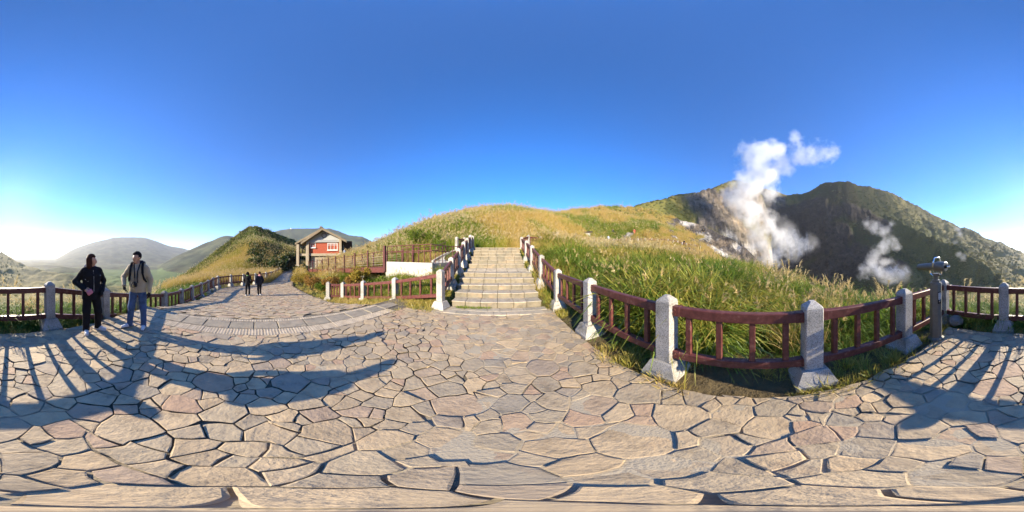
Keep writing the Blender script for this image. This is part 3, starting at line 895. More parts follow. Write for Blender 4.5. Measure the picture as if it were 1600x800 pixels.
plaza_poly = [(-4.0, -3.11), (1.525, -3.11), (1.10, 4.8), (-4.0, 4.6)]
gx, gy = np.meshgrid(np.arange(-4.0, 1.54, 0.05), np.arange(-3.10, 4.72, 0.05), indexing='ij')
edge_x = np.interp(gy, [-3.11, 4.8], [1.525, 1.10])
gx = np.minimum(gx, edge_x)
fl = sstep(0.45, 0.7, fbm(gx * 1.1, gy * 1.1, 300, 3) + 0.30 * np.exp(-((gx / 1.1) ** 2 + ((gy - 3.0) / 1.7) ** 2)))
gz_ = -0.026 + 0.017 * fl + (fbm(gx * 9, gy * 9, 301, 2) - 0.5) * 0.012
ni, nj = gx.shape
gi_ = np.arange(ni * nj).reshape(ni, nj)
me = np_mesh('plaza', np.stack([gx.ravel(), gy.ravel(), gz_.ravel()], 1), np.stack([gi_[:-1, :-1], gi_[1:, :-1], gi_[1:, 1:], gi_[:-1, 1:]], -1).reshape(-1, 4), True)
ba_ = me.attributes.new('cement', 'FLOAT', 'POINT'); ba_.data.foreach_set('value', fl.ravel().astype(np.float32))
plaza = link('plaza', me, M['mortar'])
tag(plaza, 'flat lookout terrace of irregular tan flagstones with dark joints', 'terrace', kind='structure')
sites, rad_ = make_sites(-3.5, 2.0, -3.6, 4.8, 0.215, 11)
cells = voronoi_cells(sites, rad_)
cells = [clip_convex(c, PLAZA) for c in cells if len(c) > 2]
n_pl = lay_stones(cells, 0.0135, lambda x, y: 0.0, plaza, (0, 0), 300, 'paving_stone', 5, M['flag'])

# tactile tiles and the slab border
def tactile_mesh(w, L, nx, ny):
    b = MB()
    b.box((0, 0, -0.02), (w - 0.006, L - 0.006, 0.04), bevel=0.003)
    for i in range(nx):
        for j in range(ny):
            b.lathe([(0.019, 0.0), (0.011, 0.009)], 6, ((i + 0.5) / nx * w - w / 2, (j + 0.5) / ny * L - L / 2, 0))
    return b.mesh('tactile_tile')
tm = tactile_mesh(0.30, 0.30, 5, 5); tm.materials.append(M['tile'])
y = -2.72
for i in range(21):
    o = link('tactile_tile', tm, None, plaza, (-3.175, y + i * 0.302, random.uniform(-0.003, 0.003)))
    o.rotation_euler = (random.uniform(-.006, .006), random.uniform(-.006, .006), random.uniform(-.008, .008))
tm2 = tactile_mesh(0.13, 0.30, 2, 5); tm2.materials.append(M['tile'])
for i in range(21):
    o = link('edge_tile', tm2, None, plaza, (-3.815, y + i * 0.302, random.uniform(-0.003, 0.003)))
yy = -2.85
while yy < 3.6:
    L = random.uniform(0.52, 0.64)
    b = MB(); b.box((0, 0, -0.02), (0.395, L - 0.022, 0.05), bevel=0.008)
    o = b.build('border_slab', M['slab'], plaza, (-3.54, yy + L / 2, random.uniform(-0.006, 0.004)))
    o.rotation_euler = (random.uniform(-.01, .01), random.uniform(-.01, .01), random.uniform(-.01, .01))
    yy += L
# row of rectangular pavers before the steps
for lat0 in np.arange(-1.36, 1.36, 0.34):
    for k, ax0 in enumerate((4.22, 4.52)):
        sh = 0.17 * k
        q = stair_xy(ax0 + 0.14, lat0 + 0.17 + sh - 0.08)
        b = MB(); b.box((0, 0, -0.02), (0.335, 0.285, 0.05), bevel=0.005)
        o = b.build('threshold_paver', M['tread'], plaza, (q[0], q[1], -0.001 + random.uniform(-0.003, 0.003)))
        o.rotation_euler = (0, 0, -ST_AZ)

# the path
rs_l = [Vector(p) for p in PATH_L]; rs_r = [Vector(p) for p in PATH_R]
pv, pf = [], []
nseg = 90; ncr = 14
def along(pts, t):
    k = t * (len(pts) - 1); i = min(int(k), len(pts) - 2); f = k - i
    return pts[i].lerp(pts[i + 1], f)
for i in range(nseg + 1):
    a = along(rs_l, i / nseg); c = along(rs_r, i / nseg)
    for j in range(ncr + 1):
        p = a.lerp(c, j / ncr)
        pv.append((p.x, p.y, float(path_z(p.x)) - 0.026))
for i in range(nseg):
    for j in range(ncr):
        k = i * (ncr + 1) + j
        pf.append((k, k + ncr + 1, k + ncr + 2, k + 1))
me = np_mesh('path', np.array(pv), np.array(pf)[:, ::-1], True)
def path_far_mat():
    m, n, l, out = mat('far_flag_path')
    geo = n.new('ShaderNodeNewGeometry')
    v = N(n, 'ShaderNodeTexVoronoi', Scale=3.6); l.new(geo.outputs['Position'], v.inputs['Vector'])
    r = ramp(n, [(0.0, (0.36, 0.30, 0.21)), (0.5, (0.43, 0.35, 0.25)), (1.0, (0.33, 0.29, 0.23))]); l.new(v.outputs['Color'], r.inputs[0])
    v2 = N(n, 'ShaderNodeTexVoronoi', Scale=3.6, _feature='DISTANCE_TO_EDGE'); l.new(geo.outputs['Position'], v2.inputs['Vector'])
    r2 = ramp(n, [(0.02, (0.12, 0.11, 0.09)), (0.06, (1, 1, 1))]); l.new(v2.outputs['Distance'], r2.inputs[0])
    mx = n.new('ShaderNodeMix'); mx.data_type = 'RGBA'; mx.blend_type = 'MULTIPLY'; mx.inputs[0].default_value = 1
    l.new(r.outputs[0], mx.inputs[6]); l.new(r2.outputs[0], mx.inputs[7])
    b = n.new('ShaderNodeBsdfPrincipled'); b.inputs['Roughness'].default_value = 0.85
    l.new(mx.outputs[2], b.inputs['Base Color']); l.new(b.outputs[0], out.inputs[0])
    return m
me.materials.append(M['mortar']); me.materials.append(path_far_mat())
mi = np.zeros(len(me.polygons), np.int32)
for p in me.polygons:
    if p.center.x < -19.5: mi[p.index] = 1
me.polygons.foreach_set('material_index', mi)
path = link('path', me)
tag(path, 'flagstone footpath sloping down from the terrace towards the red house', 'path', kind='structure')
clear_path = grow(PATH_POLY, -0.10)
inside = lambda x, y: bool(in_poly(np.array([x]), np.array([y]), clear_path)[0]) and x > -19.6
sites, rad_ = make_sites(-19.6, -3.9, -3.4, 5.2, 0.27, 12)
cells = voronoi_cells(sites, rad_)
cells2 = []
for c in cells:
    if len(c) < 3: continue
    cx = sum(p[0] for p in c) / len(c); cy_ = sum(p[1] for p in c) / len(c)
    if inside(cx, cy_):
        c = clip_convex(c, [(-20, -6), (-3.9, -6), (-3.9, 8), (-20, 8)])
        if len(c) > 2: cells2.append(c)
n_pa = lay_stones(cells2, 0.014, lambda x, y: float(path_z(x)), path, (0, 0), 300, 'paving_stone', 6, M['flag'])

# ================================================================== stairs
stairs = empty('stone_stairs', (float(stair_xy(4.88, 0)[0]), float(stair_xy(4.88, 0)[1]), 0), -ST_AZ)
tag(stairs, 'wide pale stone stairs in two flights climbing the grassy hill', 'stairs')
base_ax = 4.88
def stair_block(name, ax0, ax1, lat0, lat1, z0, z1, matl=None):
    b = MB()
    b.box((0, 0, 0), (lat1 - lat0 - random.uniform(0.006, 0.016), ax1 - ax0, z1 - z0), bevel=min(0.012, (z1 - z0) * 0.25))
    o = b.build(name, matl or M['step'], stairs, ((lat0 + lat1) / 2, (ax0 + ax1) / 2 - base_ax + random.uniform(-0.008, 0.008), (z0 + z1) / 2 + random.uniform(-0.004, 0.004)))
    o.rotation_euler = (random.uniform(-.006, .006), random.uniform(-.008, .008), random.uniform(-.008, .008))
    return o
def flight(steps, zprev, last_ax):
    for i, (a, z, hw) in enumerate(steps):
        nxt = steps[i + 1][0] if i + 1 < len(steps) else last_ax
        n = 6
        cuts = [-hw] + sorted(-hw + 2 * hw * (k + random.uniform(-0.14, 0.14)) / n for k in range(1, n)) + [hw]
        dep = min(nxt - a + 0.03, 0.62)
        for k in range(n):
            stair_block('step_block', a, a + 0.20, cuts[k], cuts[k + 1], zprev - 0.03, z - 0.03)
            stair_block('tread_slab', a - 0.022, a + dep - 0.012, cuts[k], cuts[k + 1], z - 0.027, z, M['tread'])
        zprev = z
    return zprev
z5 = flight(STEPS, 0.0, 7.12 + 0.45)
# sloping landing: flat slabs
for r_ in range(3):
    a0 = 7.58 + r_ * 0.29
    for k in range(6):
        l0 = -1.52 + k * 0.507
        zc = 0.85 + (a0 + 0.145 - 7.55) / 0.9 * 0.13
        o = stair_block('landing_slab', a0, a0 + 0.28, l0, l0 + 0.507, zc - 0.08, zc, M['tread'])
        o.rotation_euler.x = math.atan(0.13 / 0.9)
flight(UP, 0.98, 10.95 + 0.5)
for r_ in range(4):
    for k in range(6):
        a0 = 11.46 + r_ * 0.42; l0 = -1.5 + k * 0.5
        stair_block('landing_slab', a0, a0 + 0.41, l0, l0 + 0.5, 2.08, 2.165, M['tread'])
b = MB()
prof = [(4.95 - base_ax, -0.2)] + [(a + 0.04 - base_ax, z) for a, z in [(4.92, -0.0)]]
ser = [(4.95, -0.02)]
zp = 0.0
poly = [(4.95 - base_ax, -0.3)]
zp = -0.02
for a, z, hw in STEPS: 
    poly += [(a + 0.05 - base_ax, zp - 0.02), (a + 0.05 - base_ax, z - 0.03)]; zp = z - 0.01
poly += [(8.45 - base_ax, 0.93)]
for a, z, hw in UP:
    poly += [(a + 0.05 - base_ax, z - 0.197 - 0.03), (a + 0.05 - base_ax, z - 0.03)]
poly += [(13.0 - base_ax, 2.12), (13.0 - base_ax, 1.2)]
# drop the degenerate start point duplicates
b.prism(poly, 'x', -1.36, 1.36)
b.build('mortar_core', M['mortar'], stairs)

# ================================================================== fences
def post_mesh(H, w=0.20, ped=True):
    b = MB()
    h = w / 2
    # shaft with a low pyramid cap
    bm = b.bm
    c = 0.012
    prof = [(h, -0.25), (h, H - 0.055 - 0.02), (h - 0.01, H - 0.055), (0.03, H)]
    rings = []
    for r, z in prof:
        cc = min(c, r * 0.3)
        pts = [(r - cc, r), (r, r - cc), (r, -r + cc), (r - cc, -r), (-r + cc, -r), (-r, -r + cc), (-r, r - cc), (-r + cc, r)]
        rings.append([bm.verts.new((x, y, z)) for x, y in pts])
    for a, d in zip(rings, rings[1:]):
        for k in range(8): bm.faces.new((a[k], a[(k + 1) % 8], d[(k + 1) % 8], d[k]))
    bm.faces.new(rings[0]); bm.faces.new(rings[-1])
    return b.mesh('post')
def pedestal_mesh():
    b = MB(); bm = b.bm
    prof = [(0.215, -0.2), (0.215, 0.02), (0.205, 0.035), (0.142, 0.205), (0.132, 0.213), (0.09, 0.214)]
    rings = []
    for r, z in prof:
        rings.append([bm.verts.new((x, y, z)) for x, y in [(r, r), (r, -r), (-r, -r), (-r, r)]])
    for a, d in zip(rings, rings[1:]):
        for k in range(4): bm.faces.new((a[k], a[(k + 1) % 4], d[(k + 1) % 4], d[k]))
    bm.faces.new(rings[0]); bm.faces.new(rings[-1])
    me = b.mesh('pedestal'); me.materials.append(M['granite'])
    return me
PED = pedestal_mesh()
POSTS = {}
def get_post(H, w):
    key = (round(H, 2), w)
    if key not in POSTS:
        POSTS[key] = post_mesh(key[0], w); POSTS[key].materials.append(M['granite'])
    return POSTS[key]
bal = MB(); bal.box((0, 0, 0.5), (0.062, 0.062, 1.0), bevel=0.006)
BAL = bal.mesh('baluster'); BAL.materials.append(M['rail'])
def rail_mesh(L, h=0.115, w=0.085, near=True):
    b = MB()
    b.box((0, 0, 0), (L, w, h), bevel=0.009)
    if near:
        for s in (-1, 1):
            b.box((s * (L / 2 - 0.055), 0, 0), (0.11, w + 0.007, h + 0.007), bevel=0.006)
            for dz in (-0.025, 0.025):
                for sd_ in (-1, 1):
                    b.box((s * (L / 2 - 0.055), sd_ * (w / 2 + 0.006), dz), (0.018, 0.012, 0.018))
    return b.mesh('rail')
def fence(label, posts, ped=True, H=None, nb=4, near=True, w=0.20, shared=False):
    """posts: list of (x, y, ztop, height)"""
    x0, y0, zt0, h0 = posts[0]
    root = empty('granite_post_fence', (x0, y0, zt0 - h0))
    tag(root, label, 'fence', 'granite and red-brown rail fences')
    base = Vector((x0, y0, zt0 - h0))
    for i, (x, y, zt, h) in enumerate(posts):
        if i + 1 < len(posts): dx, dy = posts[i + 1][0] - x, posts[i + 1][1] - y
        else: dx, dy = x - posts[i - 1][0], y - posts[i - 1][1]
        if 0 < i < len(posts) - 1:
            dx, dy = posts[i + 1][0] - posts[i - 1][0], posts[i + 1][1] - posts[i - 1][1]
        rz = math.atan2(dy, dx)
        if shared and i == 0: continue     # that corner post belongs to the fence before it
        o = link('post', get_post(h, w), None, root, Vector((x, y, zt - h)) - base)
        o.rotation_euler = (random.uniform(-.008, .008), random.uniform(-.008, .008), rz)
        if ped:
            pe = link('pedestal', PED, None, o, (0, 0, 0))
            pe.rotation_euler = (0, 0, 0)
    for (xa, ya, za, ha), (xb, yb, zb, hb) in zip(posts, posts[1:]):
        a = Vector((xa, ya, za)); c = Vector((xb, yb, zb))
        d = c - a; hd = Vector((d.x, d.y, 0)).length
        slope = math.atan2(d.z, hd); rz = math.atan2(d.y, d.x)
        mid = (a + c) / 2
        pan = empty('fence_panel', mid - base, rz, root)
        L = (hd - w + 0.05) / math.cos(slope)
        for nm, dz in (('top_rail', -0.175), ('bottom_rail', -0.795)):
            r = link(nm, rail_mesh(L, near=near), M['rail'], pan, (0, 0, dz))
            r.rotation_euler = (random.uniform(-.01, .01), -slope, 0)
        for k in range(nb):
            t = (k + 0.5 + 0.0) / nb - 0.5
            t *= 1.0
            xx = t * (hd - w) * 0.98
            o = link('baluster', BAL, None, pan, (xx, 0, -0.745 + xx * math.tan(slope)))
            o.scale = (1, 1, 0.52)
            o.rotation_euler = (0, 0, random.uniform(-.02, .02))
    return root

def fp(px, r, ztop, h=1.1):
    a = (px - 800) * 0.225 * D2R
    return (r * math.sin(a), r * math.cos(a), ztop, h)
S_ = stair_xy
def sp(ax, lat, zt, h):
    q = S_(ax, lat); return (float(q[0]), float(q[1]), zt, h)
# right-hand side of the terrace
fence('near fence with grey granite posts along the right edge of the terrace',
      [(1.36, 4.71, 1.21, 1.19), (1.454, 2.80, 1.175, 1.16), (1.555, 1.11, 1.135, 1.12), (1.678, -0.46, 1.11, 1.10), (1.765, -1.95, 1.066, 1.06), (1.83, -3.42, 1.03, 1.05)])
fence('backlit fence behind the couple at the rear edge of the terrace',
      [(1.83, -3.42, 1.03, 1.05), (0.414, -3.40, 1.034, 1.05), (-1.064, -3.37, 1.04, 1.05), (-2.53, -3.38, 0.764, 1.05)], shared=True)
fence('long fence with granite posts running down the left side of the path',
      [(-2.53, -3.38, 0.764, 1.05), (-3.90, -3.36, 0.50, 1.1), (-5.2, -3.28, 0.264, 1.05), (-6.9, -3.41, 0.055, 1.0), (-8.04, -3.33, 0.04, 1.0), (-9.9, -3.47, -0.10, 1.0), (-11.8, -3.58, -0.20, 1.0),
       (-13.1, -3.55, -0.19, 1.02), (-14.1, -3.36, -0.15, 1.05), (-15.2, -2.36, -0.13, 1.08), (-16.15, -1.25, -0.17, 1.08), (-16.75, -0.06, -0.16, 1.08), (-17.97, 1.1, -0.16, 1.1)], near=False, shared=True)
fence('far fence beyond the two walkers, leading on to the red house',
      [(-17.97, 1.1, -0.16, 1.1), (-20.1, 1.85, -0.28, 1.1), (-22.4, 2.5, -0.38, 1.1), (-25.2, 3.3, -0.4, 1.05), (-28.0, 4.1, -0.42, 1.0), (-31, 4.95, -0.44, 1.0), (-33.6, 5.6, -0.46, 1.0)], near=False, ped=False, shared=True)
fence('sunlit fence dropping from the stair foot to the path, left of the stairs',
      [(-2.07, 4.43, 1.20, 1.19), (-4.07, 4.68, 0.783, 1.05), (-5.93, 4.60, 0.458, 1.05), (-7.4, 4.38, 0.21, 1.05), (-7.95, 3.77, 0.20, 1.05)], near=False)
fence('fence climbing the left side of the stairs in shadow',
      [(-2.07, 4.43, 1.20, 1.19), sp(6.12, -1.75, 1.56, 1.1), sp(7.35, -1.75, 1.97, 1.1), sp(8.55, -1.76, 2.38, 1.2), sp(9.65, -1.76, 2.70, 1.2), sp(10.75, -1.75, 3.02, 1.15), sp(11.7, -1.74, 3.08, 1.0)], near=False, shared=True)
fence('short fence panel at the head of the stairs on the left',
      [(float(P(713.6, 370, 11.6).x), float(P(713.6, 370, 11.6).y), 2.97, 1.0), (float(P(726, 368, 12.6).x), float(P(726, 368, 12.6).y), 3.05, 1.0)], near=False, ped=False)
fence('fence climbing the right side of the stairs beside tall green grass',
      [(1.36, 4.71, 1.21, 1.19), sp(6.22, 1.76, 1.65, 1.15), sp(7.95, 1.76, 2.14, 1.2), sp(9.55, 1.76, 2.53, 1.15), sp(11.4, 1.75, 2.97, 1.0)], near=False, shared=True)
fence('fence turning right along the upper path at the stair head',
      [sp(11.4, 1.75, 2.97, 1.0), (1.30, 12.9, 3.28, 1.1), (2.45, 13.9, 3.3, 1.05), (3.55, 14.9, 3.3, 1.0), (4.7, 15.9, 3.3, 1.0)], near=False, ped=False, shared=True)
hp = []
for px, py, r in [(914, 377, 31), (929, 377, 31.5), (945, 377, 32), (959, 377.2, 32.3), (972, 377.6, 32.6), (985, 378, 33), (997, 378.2, 33), (1008, 378.6, 33.3), (1018, 378.8, 33.6), (1028, 379.2, 34), (1044, 380, 34.2), (1052, 380.5, 34.4),
                  (1059, 381, 34.6), (1066, 381.6, 34.8), (1072.5, 382.2, 35), (1079, 382.8, 35.2), (1086, 383.2, 35.4), (1094.5, 384, 35.6)]:
    q = P(px, py, r); hp.append((q.x, q.y, gz(q.x, q.y) + 1.12, 1.15))
fence('distant white-post fence along the hillside trail above the crater', hp, near=False, ped=False, w=0.24)

# ================================================================== coin telescope
sx, sy = 1.50, -2.50
scope = empty('coin_telescope', (sx, sy, 0), 0)
tag(scope, 'grey coin-operated viewing telescope on octagonal pillar in terrace corner', 'telescope')
b = MB(); b.lathe([(0.155, -0.04), (0.155, 0.02), (0.118, 0.05), (0.112, 0.08), (0.108, 1.10), (0.10, 1.13)], 8)
b.build('pillar', M['scope'], scope)
b = MB(); b.lathe([(0.075, 1.12), (0.075, 1.17), (0.045, 1.18), (0.045, 1.25), (0.07, 1.26), (0.07, 1.29)], 14)
b.build('swivel', M['scope'], scope, smooth=False)
for s in (-1, 1):
    b = MB(); b.tube([(s * 0.05, 0, 1.24), (s * 0.115, 0.0, 1.28), (s * 0.125, 0.0, 1.38)], 0.018, 8); b.build('yoke_arm', M['chrome'], scope)
# head pointing away from the terrace and to the left in view (towards the crater)
hd = empty('telescope_head', (0, 0, 1.405), 0, scope)
# view frame at the scope: right = (cos az,-sin az), away = (sin az, cos az)
a_ = 149 * D2R
right = Vector((math.cos(a_), -math.sin(a_), 0)); away = Vector((math.sin(a_), math.cos(a_), 0))
dirv = (-right * 0.92 + away * 0.55).normalized()
hd.rotation_euler = (0, 0, math.atan2(dirv.y, dirv.x))
b = MB(); bm = b.bm
def barrel(prof, n=18, squash=0.72):
    rings = []
    for x, r, zz in prof:
        rings.append([bm.verts.new((x, r * math.cos(2 * math.pi * k / n) * 1.0, zz + r * squash * math.sin(2 * math.pi * k / n) * (1.0))) for k in range(n)])
    for p, q in zip(rings, rings[1:]):
        for k in range(n): bm.faces.new((p[k], p[(k + 1) % n], q[(k + 1) % n], q[k]))
    bm.faces.new(rings[0][::-1]); bm.faces.new(rings[-1])
barrel([(-0.20, 0.10, 0.012), (-0.19, 0.12, 0.012), (-0.05, 0.125, 0.01), (0.02, 0.11, 0.005), (0.12, 0.095, 0.0), (0.37, 0.085, -0.018), (0.38, 0.075, -0.018)])
o = b.build('barrel', M['scope'], hd, smooth=False)
for s in (-1, 1):
    b = MB(); b.tube([(-0.20, s * 0.035, 0.012), (-0.245, s * 0.035, 0.012)], [0.03, 0.026], 12); b.build('eyepiece', M['black'], hd)
    b = MB(); b.tube([(-0.26, s * 0.035, 0.012), (-0.243, s * 0.035, 0.012)], [0.018, 0.02], 12); b.build('eye_lens', M['chrome'], hd)
b = MB()
b.tube([(-0.02, 0.13, 0.0), (-0.02, 0.125, 0.09), (-0.02, 0.085, 0.165), (-0.02, -0.085, 0.165), (-0.02, -0.125, 0.09), (-0.02, -0.13, 0.0)], 0.013, 8)
o = b.build('carry_handle', M['chrome'], hd, smooth=True)
# coin box label on the pillar
lab = empty('coin_panel', (0, 0, 0.86), 0, scope)
ang = math.atan2(-sy, -sx) - math.pi / 8 * 0 + 0.55
lab.rotation_euler = (0, 0, round((ang - math.pi / 8) / (math.pi / 4)) * (math.pi / 4) + math.pi / 8)
b = MB(); b.box((0.106, 0, 0), (0.012, 0.072, 0.22), bevel=0.003); b.build('backplate', M['black'], lab)
b = MB(); b.box((0.1125, 0, 0.03), (0.004, 0.056, 0.12)); b.build('notice', M['label_w'], lab)
for k in range(5):
    b = MB(); b.box((0.1155, 0.0, 0.075 - 0.022 * k), (0.002, 0.042 - 0.006 * (k % 2), 0.008)); b.build('print_line', M['black'], lab)
b = MB(); b.box((0.1135, 0.0, -0.065), (0.006, 0.03, 0.03), bevel=0.002); b.build('coin_slot', M['chrome'], lab)

# boulder by the corner post
def boulder(name, loc, r, label, matl, seed, squash=0.75):
    rs = random.Random(seed)
    b = MB(); bmesh.ops.create_icosphere(b.bm, subdivisions=3, radius=r)
    for v in b.bm.verts:
        p = v.co.normalized()
        k = 0.72 + 0.55 * float(fbm(np.array([p.x * 2 + seed]), np.array([p.y * 2 + p.z * 1.7]), seed, 3)[0])
        v.co = Vector((p.x * r * k * 1.1, p.y * r * k, p.z * r * k * squash))
    o = b.build(name, matl, None, loc)
    return tag(o, label, 'rock')
boulder('boulder', (1.45, -3.27, 0.10), 0.165, 'small grey boulder beside the fence corner behind the telescope', M['rock_b'], 3)
q = P(691, 377, 15.5)
boulder('boulder', (q.x, q.y, q.z), 0.62, 'dark upright rock on the slope above the ramp', M['rock_b'], 5, 1.1)

# ================================================================== red house
H_AZ = (497 - 800) * 0.225 * D2R
H_R = 31.0
hc = Vector((H_R * math.sin(H_AZ), H_R * math.cos(H_AZ), 0))
house = empty('red_house', hc, -H_AZ - 0.22)
tag(house, 'red brick hut with tan gabled roof, white gable and concrete pillars', 'house')
def hz(py): return CAM_H + H_R * math.tan((400 - py) * 0.225 * D2R)
def hx(px): return (px - 497) * 0.225 * D2R * H_R
b = MB(); b.box(((hx(483) + hx(531)) / 2, 0.15, (hz(396) + hz(378)) / 2), (hx(531) - hx(483), 0.3, hz(378) - hz(396)))
b.build('brick_wall', M['brick'], house)
b = MB(); b.box(((hx(478) + hx(534)) / 2, 0.0, (hz(379) + hz(375)) / 2), (hx(534) - hx(478), 0.5, hz(375) - hz(379)), bevel=0.02)
b.build('lintel_beam', M['beam_grey'], house)
b = MB(); b.box(((hx(483) + hx(531)) / 2, 0.05, (hz(400) + hz(396)) / 2), (hx(531) - hx(483), 0.42, hz(396) - hz(400)), bevel=0.02)
b.build('base_beam', M['tan_concrete'], house)
for p0, p1, t, bt, dy, mt in ((478, 483, 377, 410, -0.15, 'tan_concrete'), (530, 534, 374, 400, -0.15, 'tan_concrete'), (460.5, 465, 381, 418, 0.4, 'tan_concrete')):
    b = MB(); zt, zb = hz(t), min(hz(bt), -0.2)
    b.box(((hx(p0) + hx(p1)) / 2, dy, (zt + zb) / 2), (hx(p1) - hx(p0), 0.55, zt - zb), bevel=0.03)
    pl = b.build('pillar', M[mt], house)
b = MB(); b.box((hx(462.6), 0.4, -0.85), (0.72, 0.72, 1.3), bevel=0.03); b.build('pillar_base', M['concrete'], house)
b = MB(); b.box((hx(480.5), -0.15, -0.85), (0.72, 0.72, 1.3), bevel=0.03); b.build('pillar_base', M['concrete'], house)
b = MB(); b.prism([(hx(481), hz(375.2)), (hx(532), hz(375.2)), (hx(505), hz(362))], 'y', 0.02, 0.25)
b.build('gable', M['gable'], house)
b = MB()
ring = [(hx(506.5) + 0.43 * math.cos(t), -0.02, hz(368) + 0.43 * math.sin(t)) for t in np.linspace(0, 2 * math.pi, 25)]
b.tube(ring, 0.06, 6, cap=False); b.build('gable_ring', M['dark_wood'], house)
b = MB(); b.lathe([(0.36, 0), (0.36, 0.03)], 20)
o = b.build('gable_vent', M['gable'], house, (hx(506.5), 0.0, hz(368))); o.rotation_euler = (math.pi / 2, 0, 0)
def roof(ap, left, rightp, y0, y1, th, name, overlap=0.0):
    """ap,left,rightp are (x,z); slab thickness th (vertical)"""
    r = None
    for e in (left, rightp):
        b = MB()
        b.prism([(ap[0], ap[1]), (e[0], e[1]), (e[0], e[1] - th), (ap[0], ap[1] - th)], 'y', y0, y1)
        b.build(name, M['roof'], house)
roof((hx(505), hz(357.2)), (hx(471), hz(378.5)), (hx(541.5), hz(376.5)), -0.9, 8.5, 0.42, 'roof_slope')
roof((hx(500) , hz(355.2)), (hx(454.5), hz(378)), (hx(538), hz(373)), 1.2, 9.0, 0.36, 'rear_roof_slope')
b = MB(); b.box((hx(502), 4.0, hz(355.5)), (0.5, 9.0, 0.3), bevel=0.05); b.build('ridge_cap', M['roof'], house)
# windows
def window(x0, x1, z0, z1, n, transom=True):
    w = empty('window', ((x0 + x1) / 2, -0.02, (z0 + z1) / 2), 0, house)
    W, Hh = x1 - x0, z1 - z0
    t = 0.10
    b = MB()
    b.box((0, 0, Hh / 2 - t / 2), (W, 0.12, t)); b.box((0, 0, -Hh / 2 + t / 2), (W, 0.12, t))
    for s in (-1, 1): b.box((s * (W / 2 - t / 2), 0, 0), (t, 0.12, Hh - 2 * t))
    for k in range(1, n): b.box((-W / 2 + W * k / n, 0.0, 0), (0.07, 0.1, Hh - 2 * t))
    if transom: b.box((0, 0.002, Hh * 0.22), (W - 2 * t, 0.09, 0.07))
    b.build('window_frame', M['white'], w)
    for k in range(n):
        b = MB(); b.box((-W / 2 + W * (k + 0.5) / n, 0.05, 0), (W / n - 0.08, 0.02, Hh - 2 * t)); b.build('pane', M['glass'], w)
    b = MB(); b.box((0, -0.06, -Hh / 2 - 0.05), (W + 0.16, 0.26, 0.10)); b.build('window_sill', M['white'], w)
window(hx(485), hx(493), hz(387), hz(379.3), 2, False)
window(hx(512), hx(527.5), hz(391), hz(380), 3)
# body behind, lower floor, side porch
b = MB(); b.box((hx(507), 4.9, (hz(376) - 1.5) / 2), (hx(534) - hx(480), 9.0, hz(376) + 1.5)); b.build('rear_body', M['dark_wood'], house)
b = MB(); b.box((hx(472), 0.6, hz(398)), (hx(479) - hx(465), 0.35, hz(396.3) - hz(400)), bevel=0.02); b.build('porch_beam', M['tan_concrete'], house)
b = MB(); b.box((hx(470), 0.6, hz(392)), (0.16, 0.16, hz(380) - hz(396))); b.build('porch_post', M['dark_wood'], house)
b = MB(); b.box((hx(543), 2.5, (hz(392) + hz(377)) / 2), (hx(549) - hx(536), 3.0, hz(377) - hz(393))); b.build('porch_shade_block', M['dark_wood'], house)  # solid dark block standing in for the shade under the porch roof
b = MB(); b.prism([(hx(534), hz(376.5)), (hx(548.5), hz(378.8)), (hx(548.5), hz(380)), (hx(534), hz(377.8))], 'y', 0.8, 4.5); b.build('porch_roof', M['dark_wood'], house)
b = MB(); b.box((hx(507), 0.3, (hz(400) - 1.4) / 2), (hx(529) - hx(485), 0.2, hz(400) + 1.4)); b.build('lower_wall', M['tan_concrete'], house)

# ================================================================== footbridge and ramp
def bz(x): return float(np.interp(x, [-20.2, -6.7], [-0.30, 0.80]))
BY0, BY1 = 6.85, 8.45
bridge = empty('footbridge', (-13.4, 6.85, -0.9))
tag(bridge, 'long dark red-brown boardwalk bridge with cable railings', 'footbridge')
def bl(x, y, z): return Vector((x + 13.4, y - 6.85, z + 0.9))
for yb in (BY0, BY1):
    b = MB(); b.bar(bl(-20.2, yb, bz(-20.2) - 0.02), bl(-6.72, yb, bz(-6.72) - 0.02), 0.10, 0.30, 0.01)
    b.build('side_beam', M['rail'], bridge)
    b = MB(); b.bar(bl(-20.2, yb - 0.02, bz(-20.2) + 0.17), bl(-6.72, yb - 0.02, bz(-6.72) + 0.17), 0.14, 0.04)
    b.build('beam_flange', M['steel_red'], bridge)
    for k in range(10):
        x = -6.76 - k * 1.487
        b = MB()
        b.box(bl(x, yb - (0.10 if yb == BY0 else -0.10), bz(x) + 0.55), (0.10, 0.07, 1.45), bevel=0.006)
        b.build('post', M['steel_red'], bridge)
    for j in range(6):
        b = MB()
        dz = 0.32 + j * 0.155
        r_ = 0.008 if j < 5 else 0.022
        b.tube([bl(-20.2, yb, bz(-20.2) + dz), bl(-6.76, yb, bz(-6.76) + dz)], r_, 6)
        b.build('cable' if j < 5 else 'handrail', M['cable'] if j < 5 else M['steel_red'], bridge)
nplank = 88
pm = MB(); pm.box((0, 0, 0), (0.14, BY1 - BY0 - 0.12, 0.04)); pm = pm.mesh('deck_plank'); pm.materials.append(M['dark_wood'])
for k in range(nplank):
    x = -20.1 + k * 0.152
    o = link('deck_plank', pm, None, bridge, bl(x, (BY0 + BY1) / 2, bz(x) + 0.10)); o.rotation_euler = (0, -math.atan2(1.1, 13.5), 0)
for x in (-9.2, -12.2, -16.2):
    b = MB(); zt = bz(x) - 0.3
    b.box(bl(x, (BY0 + BY1) / 2, (zt - 1.6) / 2), (0.42, 1.3, zt + 1.6), bevel=0.02); b.build('pier', M['concrete'], bridge)
    b = MB(); b.box(bl(x, (BY0 + BY1) / 2, zt + 0.06), (0.3, 1.6, 0.12)); b.build('cross_beam', M['steel_red'], bridge)

